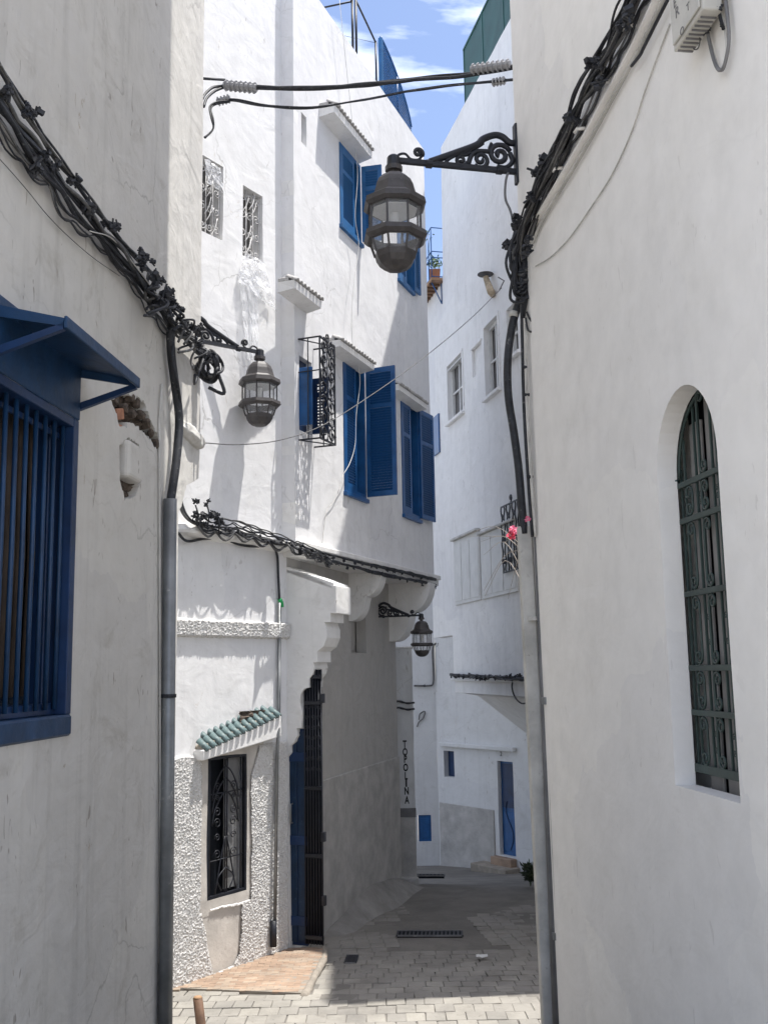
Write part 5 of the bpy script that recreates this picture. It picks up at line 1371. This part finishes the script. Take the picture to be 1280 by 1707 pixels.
for i in range(5):
    tube('cable', [rp(868 + i * 2, 400, 7.26), rp(866 + i * 3, 440, 7.22), rp(870 + i * 2, 490, 7.22), rp(869 + i, 530, 7.24)], .010, cm[i], H, 5, sm=6)
tube('hook', [rp(876, 530, 7.2), rp(880, 550, 7.18), rp(890, 553, 7.16), rp(899, 548, 7.14), rp(902, 535, 7.13)], .008, M['cable'], H, 5, sm=5)
tube('hook', [rp(878, 520, 7.2), rp(882, 530, 7.18), rp(889, 540, 7.16)], .008, M['cable'], H, 5, sm=5)
tube('cable', [rp(850, 278, 7.36), rp(843, 300, 7.33), rp(842, 330, 7.33), rp(850, 350, 7.3), rp(856, 372, 7.28)], .010, M['duct2'], H, 5, sm=6)
H = thing('cable_trunking', 'pale painted trunking strip with clips beside the right cable rope', 'trunking', tuple(WR1.w(960, 250, 0)))
tp = [(1150, -100), (1104, 0), (1065, 82), (1020, 165), (985, 230), (950, 290), (920, 340), (900, 375), (888, 405)]
tube('strip', wallpts(WR1, [(x - 8, y_ - 2) for x, y_ in tp], .012), .03, M['right'], H, 6, sm=6, flat=.5)
tube('cable', wallpts(WR1, tp, .02), .011, M['duct'], H, 6, sm=6)
tube('cable', wallpts(WR1, [(1112, 0), (1092, 40), (1072, 80), (1066, 92), (1052, 110)], .035), .009, M['cable'], H, 6, sm=6)
for x, y_ in ((1060, 42), (1015, 135), (975, 214), (938, 280), (905, 335), (880, 392)):
    a_ = WR1.w(x, y_, .01); tube('clip', [a_, a_ + WR1.n * .05 + WR1.d * -.01, a_ + WR1.n * .05 - WR1.d * .05], .012, M['right'], H, 5)
H = thing('cord', 'thin pale cord curving down the right wall below the meter box', 'cord', tuple(WR1.w(1000, 300, 0)))
tube('cord', wallpts(WR1, [(1116, 40), (1095, 95), (1075, 150), (1052, 220), (1020, 290), (985, 345), (950, 395), (918, 428), (892, 444)], .008), .0045, M['cable3'], H, 5, sm=8)

# cables along the ledge between the two houses
H = thing('cable_bundle', 'sagging cables lying along the ledge above the roughcast house', 'cables', tuple(WA.w(380, 880, .1)))
bundle('drop', wallpts(WA, [(303, 780), (300, 820), (304, 850), (318, 868), (340, 876)], .14), 5, .03, .014, H, WA.n, cm, 31, ties=.3)
P1 = wallpts(WA, [(330, 872), (365, 880), (400, 884), (440, 896), (475, 905)], .16) + wallpts(WB, [(500, 912), (530, 924), (550, 934)], .14)
bundle('run', P1, 6, .05, .010, H, WA.n, cm + [M['cable3'], M['cable3']], 33, ties=.28, droop=.05)
P1 = wallpts(WA, [(340, 862), (370, 868), (400, 872), (440, 886), (475, 897)], .16) + wallpts(WB, [(500, 906), (530, 918), (550, 930)], .14)
bundle('run', P1, 4, .03, .008, H, WA.n, cm + [M['cable3']], 35, ties=.22, droop=.04)
for (x, y_) in ((326, 838), (345, 838), (328, 858), (340, 862), (352, 858), (362, 860), (366, 868), (332, 868)):
    connectors(H, [WA.w(x, y_, .2) for _ in range(3)], rr, .8, .025)
for (x, y_) in ((345, 842), (326, 842), (362, 860)):
    tube('cable', [WA.w(x, y_, .2), WA.w(x + 4, y_ + 14, .22), WA.w(x + 2, y_ + 32, .18)], .008, M['cable'], H, 5, sm=5)
for i in range(22):
    x = 340 + i * 9.2
    if x < 475: connectors(H, [WA.w(x, 878 + (x - 340) * .2, .18)], rr, .6, .025)
H = thing('power_cable', 'single black cable looping across the sunlit wall and down to green tape', 'cable', tuple(WA.w(460, 960, .03)))
tube('cable', [WA.w(297, 888, .15), WA.w(312, 902, .05), WA.w(340, 898, .03), WA.w(372, 898, .03), WA.w(400, 908, .03), WA.w(430, 911, .03), WA.w(452, 908, .03), WA.w(462, 925, .03), WA.w(464, 960, .03), WA.w(466, 1000, .03)], .014, M['cable'], H, 7, sm=7)
tube('tape', [WA.w(466, 998, .03), WA.w(469, 1004, .03), WA.w(470, 1012, .03)], .024, M['greentape'], H, 6)
H = thing('wall_conduit', 'slim grey conduit down the roughcast wall from the green tape', 'pipe', tuple(WA.w(463, 1570, .04)))
tube('conduit', [WA.w(466, 1005, .035), WA.w(465, 1180, .035), WA.w(464, 1225, .14), WA.w(462, 1260, .07), WA.w(458, 1575, .07)], .019, M['galv'], H, 8)
tube('rubber_foot', [WA.w(456, 1535, .07), WA.w(456, 1578, .07)], .035, M['iron'], H, 8)
# cornice cables on the shuttered house
H = thing('cable_bundle', 'taut twin cable runs along the cornice under the blue shutters', 'cables', tuple(WB.w(640, 950, .1)))
for k, dy in ((0, 0), (1, 11)):
    bundle('run', wallpts(WB, [(535, 922 + dy), (580, 932 + dy), (625, 943 + dy), (670, 953 + dy), (726, 966 + dy * .8)], .13), 4, .022, .012, H, WB.n, cm, 41 + k, ties=.32)
for i in range(26):
    t = (i + rr.random()) / 26; connectors(H, [WB.w(540 + 186 * t, 926 + 42 * t + (i % 2) * 10, .15)], rr, .6, .012)
for i in range(14):
    t = rr.random(); connectors(H, [WB.w(500 + 50 * t, 912 + 20 * t + rr.uniform(-6, 8), .16)], rr, .8, .03)
# cables on far right house ledge
H = thing('cable_bundle', 'dark cable run along the ledge under the far right house', 'cables', tuple(WR2.w(810, 1128, .08)))
bundle('run', wallpts(WR2, [(751, 1124), (780, 1127), (810, 1128), (845, 1130), (880, 1133)], .09), 6, .035, .013, H, WR2.n, cm, 51, ties=.35)
for i in range(18): connectors(H, [WR2.w(752 + 122 * i / 17, 1128, .1)], rr, .9, .02)
tube('cable', [WR2.w(856, 1130, .06), WR2.w(853, 1145, .04), WR2.w(858, 1162, .04), WR2.w(868, 1172, .04), WR2.w(880, 1172, .04)], .012, M['cable'], H, 5, sm=5)
H = thing('cable_bundle', 'two short black cable lines wrapped across the lettered pier', 'cables', tuple(WD.w(672, 1175, .03)))
for dy in (1171, 1181):
    bundle('run', wallpts(WD, [(655, dy), (665, dy - 2), (678, dy + 1), (691, dy)], .03), 4, .014, .009, H, WD.n, cm, dy, ties=.1)
H = thing('cable_bundle', 'thin black cable stepping down the far white wall behind the small lantern', 'cables', tuple(WC1.w(720, 1100, .03)))
W_ = WC1
tube('cable', wallpts(WC1, [(749, 1071), (736, 1070), (724, 1074), (721, 1085), (722, 1110), (722, 1138), (715, 1143), (690, 1143)], .03), .018, M['cable2'], H, 5, sm=4)
tube('cable', wallpts(WC1, [(749, 1076), (738, 1075), (728, 1078)], .05), .018, M['cable'], H, 5, sm=4)
connectors(H, wallpts(WC1, [(730, 1073), (740, 1072), (705, 1142)], .05), rr, .9, .02)
tube('loop', wallpts(WC1, [(698, 1200), (700, 1190), (708, 1186), (706, 1196), (698, 1204), (695, 1212)], .03), .012, M['cable2'], H, 5, sm=4)

# overhead cables between the houses
def overhead(label, pts, n, spread, r, conns, seed, tail):
    """pts: (px, py, Y)"""
    P = [rp(*p) for p in pts]
    H = thing('overhead_cable', label, 'cable', tuple(P[len(P) // 2]))
    bundle('strand', P, n, spread, r, H, V((0, -1, .2)).normalized(), [M['cable']] * 4, seed, ties=.6)
    for (x0, y0, Y0, x1, y1, Y1, rad, fins) in conns:
        a_, b_ = rp(x0, y0, Y0), rp(x1, y1, Y1)
        cn = tube('clamp_body', [a_, b_], rad, M['plasticg'], H, 8, False)
        for k in range(fins):
            c_ = a_ + (b_ - a_) * (k + .5) / fins; d = (b_ - a_).normalized()
            tube('clamp_fin', [c_ - d * .005, c_ + d * .005], rad * 1.55, M['plasticg'], H, 8, False)
    for t in tail: tube('strand', [rp(*p) for p in t], r * .9, M['cable'], H, 6, sm=6)
    return H
overhead('upper thick black cable strung between the houses with grey ribbed clamps',
         [(372, 144, 8.3), (430, 147, 8.2), (500, 149, 8.1), (560, 147, 8.0), (640, 137, 7.9), (720, 128, 7.8), (800, 121, 7.6), (862, 108, 7.45)], 4, .022, .0135,
         [(374, 142, 8.3, 428, 147, 8.2, .032, 7), (785, 116, 7.6, 850, 107, 7.45, .030, 8)], 61,
         [[(372, 143, 8.3), (355, 146, 8.2), (343, 156, 8.1), (338, 165, 8.0)], [(372, 146, 8.3), (358, 152, 8.2), (345, 164, 8.1), (340, 178, 8.0)], [(375, 133, 8.3), (340, 131, 8.1)]])
overhead('lower thin twisted black cable strung below the thick one',
         [(362, 170, 8.3), (390, 167, 8.25), (440, 176, 8.15), (520, 179, 8.05), (600, 166, 7.95), (700, 148, 7.8), (790, 139, 7.6), (858, 134, 7.45)], 3, .016, .009,
         [(362, 170, 8.3, 384, 164, 8.28, .026, 4), (820, 138, 7.55, 842, 134, 7.5, .022, 4)], 63,
         [[(385, 168, 8.25), (362, 170, 8.2), (350, 178, 8.15), (352, 195, 8.1), (356, 212, 8.1), (350, 222, 8.1), (341, 229, 8.05)], [(383, 170, 8.25), (360, 174, 8.2), (352, 182, 8.15), (356, 200, 8.1), (355, 216, 8.1), (342, 230, 8.05)]])
H = thing('washing_line', 'thin grey line slung diagonally across the alley past the shutters', 'cord', tuple(rp(600, 690, 10)))
tube('line', [rp(336, 738, 8.1), rp(400, 741, 8.6), rp(470, 733, 9.2), rp(540, 708, 9.8), rp(620, 658, 10.6), rp(700, 601, 11.4), rp(780, 535, 12.4), rp(836, 480, 13.2)], .0048, M['cable2'], H, 5, sm=6)
tube('hook', [rp(832, 484, 13.2), rp(840, 468, 13.25), rp(830, 462, 13.3)], .009, M['cable2'], H, 5)
H = thing('cord', 'loose white cord dangling down past the shutters of the tall house', 'cord', tuple(WB.w(597, 600, .1)))
tube('cord', wallpts(WB, [(566, 0), (572, 60), (590, 230), (596, 290), (592, 360), (598, 410), (590, 470), (586, 540), (590, 590), (597, 610), (600, 640), (594, 690), (592, 740), (584, 770), (573, 790)], .10), .0045, M['whitep'], H, 5, sm=6)
tube('cord', wallpts(WB, [(573, 790), (560, 830), (545, 850), (540, 880), (537, 905)], .03), .004, M['cable3'], H, 5, sm=6)
H = thing('thin_wire', 'fine black wire slanting down the near left wall under the cables', 'wire', tuple(WL.w(100, 380, .02)))
tube('wire', wallpts(WL, [(-20, 245), (0, 265), (40, 310), (90, 370), (150, 425), (200, 460)], .02), .0022, M['cable2'], H, 4, sm=6)
tube('wire', wallpts(WL, [(150, 385), (190, 400), (235, 455), (262, 490), (285, 505)], .1), .0035, M['cable3'], H, 4, sm=6)

# ------------------------------------------------------------------ meter box top right
H = thing('utility_box', 'beige plastic utility box with embossed lettering at the top right', 'box', tuple(WR1.w(1150, 40, .05)))
Wb = WR1; u0_, z0_ = WR1.q(1122, 86, .12); u1_ = u0_ + .34
ubx0 = WR1.q(1122, 86, .12)[0]; ubx1 = WR1.q(1172, 30, .12)[0]; zbx0 = WR1.q(1122, 88, .12)[1]
body = WR1.box('box_body', ubx0, ubx1, zbx0, zbx0 + .42, .03, .12, M['box'], H, .008, seg=2)
WR1.box('box_lid', ubx0 + .015, ubx1 - .015, zbx0 + .02, zbx0 + .40, .121, .13, M['box'], H, .004)
WR1.box('mount', ubx0 + .04, ubx1 + .05, zbx0 + .08, zbx0 + .45, .001, .03, M['box'], H, .004)
for k in range(9):
    u = ubx0 + .02 + (ubx1 - ubx0 - .04) * k / 9; WR1.box('vent_rib', u, u + .006, zbx0 - .008, zbx0 - .001, .04, .11, M['duct2'], H, 0)
def rtext(s, px, py, size, off=.131):
    u, z = WR1.q(px, py, off); text('embossed_letter', s, tmat(WR1, u, z, off), size, M['duct2'], H, .001)
rtext('O', 1136, 52, .05); rtext('R', 1128, 20, .07); rtext('E', 1124, 6, .06) ; rtext('T', 1146, 12, .05)
tube('key_ring', [WR1.w(x, y_, .05) for x, y_ in ((1160, 58), (1154, 70), (1156, 82), (1163, 80), (1166, 66), (1162, 58))], .003, M['cable2'], H, 4, sm=4)
H = thing('hanging_cable', 'dark cable loop hanging beside the beige utility box', 'cable', tuple(WR1.w(1200, 90, .03)))
tube('cable', wallpts(WR1, [(1172, 26), (1178, 50), (1184, 80), (1192, 108), (1200, 117), (1207, 108), (1214, 70), (1212, 30), (1206, -20)], .03), .0085, M['duct2'], H, 6, sm=7)
tube('cable', wallpts(WR1, [(1178, 50), (1188, 85), (1200, 116), (1210, 85), (1206, 40), (1197, 10), (1194, -20)], .02), .005, M['cable3'], H, 6, sm=7)
tube('cable', wallpts(WR1, [(1192, -10), (1196, 10), (1200, 30), (1205, 48)], .03), .008, M['cable'], H, 6, sm=7)
connectors(H, wallpts(WR1, [(1198, 12), (1200, 18), (1203, 40), (1176, 52)], .04), rr, .4, .005)
tube('bracket', wallpts(WR1, [(1166, 22), (1183, 20), (1178, 36)], .05), .005, M['duct2'], H, 4)

# ------------------------------------------------------------------ plastic film
def film(label, W, px_outline, off, seed, parent=None, amp=.05, n=18):
    """crumpled sheet hanging from the top edge to the bottom edge of a four-cornered outline"""
    (a, b, c, d) = px_outline; vs = []
    for j in range(n + 1):
        for i in range(n + 1):
            s, t = i / n, j / n
            x = (a[0] * (1 - s) + b[0] * s) * (1 - t) + (d[0] * (1 - s) + c[0] * s) * t
            y = (a[1] * (1 - s) + b[1] * s) * (1 - t) + (d[1] * (1 - s) + c[1] * s) * t
            nn_ = abs(noise.noise((s * 3.7 + seed, t * 2.2, 0))) + .6 * abs(noise.noise((s * 8 + seed, t * 7, 2))) + .25 * noise.noise((s * 17, t * 17, seed))
            fold = .5 + .5 * math.sin(s * 14 + 3 * noise.noise((t * 2, seed, 0)))
            vs.append(W.w(x + 3 * noise.noise((s * 5, t * 5, seed)), y + 3 * noise.noise((s * 5, t * 5, seed + 4)), off + amp * (nn_ + .5 * fold * t)))
    fs = [(j * (n + 1) + i, j * (n + 1) + i + 1, (j + 1) * (n + 1) + i + 1, (j + 1) * (n + 1) + i) for j in range(n) for i in range(n)]
    o = addraw('plastic_sheet', vs, fs, M['film'], None, False); o['label'] = label; o['category'] = 'plastic sheet'; o['group'] = 'plastic film caught on the upper windows'
film('crumpled clear plastic draped below the right screened window', WA, [(407, 420), (440, 436), (462, 520), (398, 470)], .02, 3, amp=.07)
film('crumpled clear plastic covering the top of the left screened window', WA, [(341, 262), (368, 280), (374, 322), (346, 305)], .02, 9, amp=.05, n=14)
film('thin plastic tail hanging down behind the middle lantern', WA, [(398, 455), (432, 462), (430, 600), (412, 600)], .03, 14, amp=.035, n=16)

# ------------------------------------------------------------------ plants
def leafcloud(parent, centre, rad, n, mat, ls, seed, squash=1.0, name='leaves'):
    rr_ = random.Random(seed); vs = []; fs = []
    for i in range(n):
        d = V((rr_.gauss(0, 1), rr_.gauss(0, 1), rr_.gauss(0, 1) * squash)).normalized() * rad * rr_.uniform(.25, 1)
        c = V(centre) + d; a = V((rr_.uniform(-1, 1), rr_.uniform(-1, 1), rr_.uniform(-.4, 1))).normalized(); b = a.orthogonal().normalized()
        l = ls * rr_.uniform(.6, 1.3); k = len(vs)
        nrm = a.cross(b)
        vs += [c, c + a * l * .5 + b * l * .22 + nrm * l * .08, c + a * l, c + a * l * .5 - b * l * .22 + nrm * l * .08]; fs.append((k, k + 1, k + 2, k + 3))
    return addraw(name, vs, fs, mat, parent)
pp = WR2.P(WR2.q(729, 440)[0], zb0_, .06)
H = thing('potted_plant', 'leafy plant in a brown pot on the timber balcony', 'plant', tuple(pp))
tube('pot', [pp, pp + V((0, 0, .26))], [.12, .15], M['pot'], H, 4, False)
leafcloud(H, pp + V((0, 0, .40)), .17, 150, M['leaf'], .08, 5)
st = tube('stem', [pp + V((-.02, 0, .3)), pp + V((-.1, 0, .7)), pp + V((-.05, .0, 1.05))], .006, M['leaf'], H, 4, sm=4)
leafcloud(H, pp + V((-.08, 0, .95)), .12, 12, M['leaf'], .08, 7)
fp = rp(852, 890, 7.9)
H = thing('flowering_twigs', 'pink flower heads with bare twigs sticking out at the right corner', 'plant', tuple(fp))
def bloom(c, r, seed, mat):
    rr_ = random.Random(seed); vs = []; fs = []
    for i in range(34):
        a = V((rr_.gauss(0, 1), rr_.gauss(0, 1), rr_.gauss(0, 1))).normalized(); b = a.orthogonal().normalized(); e = a.cross(b)
        p = c + a * r * rr_.uniform(.2, .8); s_ = r * .5; k = len(vs)
        vs += [p, p + b * s_ + a * s_ * .5, p + a * s_ * 1.1, p - b * s_ + a * s_ * .5]; fs.append((k, k + 1, k + 2, k + 3))
    addraw('bloom', vs, fs, mat, H)
bloom(fp + V((0, 0, 0)), .042, 1, M['petal']); bloom(rp(857, 884, 7.88), .035, 2, M['petal2']); bloom(rp(879, 865, 7.15), .022, 3, M['petal2'])
for i in range(9):
    rr_ = random.Random(i + 90); a_ = rp(875, 880 + rr_.uniform(-8, 110), 8.0); x1 = 875 - rr_.uniform(20, 115); y1 = 885 + rr_.uniform(-10, 40) + (90 if i % 3 == 0 else 0)
    x1 = max(x1, 806) if i % 3 == 0 else x1
    m_ = rp((875 + x1) / 2, (885 + y1) / 2 + rr_.uniform(-12, 8), 8.3)
    tube('twig', [a_, m_, rp(x1, y1, 8.6)], [.004, .0035, .003, .002, .0015], M['twig'], H, 4, sm=4)
wp_ = gp(884, 1478, -3.12)
H = thing('weed', 'dark leafy weed growing at the foot of the right corner', 'plant', tuple(wp_))
leafcloud(H, wp_ + V((0.02, 0, .18)), .13, 240, M['leafdk'], .10, 21, 1.1)
for i in range(8): tube('stem', [wp_, wp_ + V((R.uniform(-.12, .1), R.uniform(-.1, .1), R.uniform(.2, .4)))], .005, M['leaf'], H, 4)
# scrap of paper on the paving
p_ = gp(803, 1595, gz(10.7) + .012)
n_ = 5; vs = [p_ + V(((i - 2) * .03, (j - 2) * .025, .012 + .015 * noise.noise((i * .8, j * .8, 0)))) for j in range(n_) for i in range(n_)]
fs = [(j * n_ + i, j * n_ + i + 1, (j + 1) * n_ + i + 1, (j + 1) * n_ + i) for j in range(n_ - 1) for i in range(n_ - 1)]
o = addm('paper_scrap', vs, fs, M['whitep'], None); o['label'] = 'white scrap of paper lying on the shaded paving'; o['category'] = 'litter'
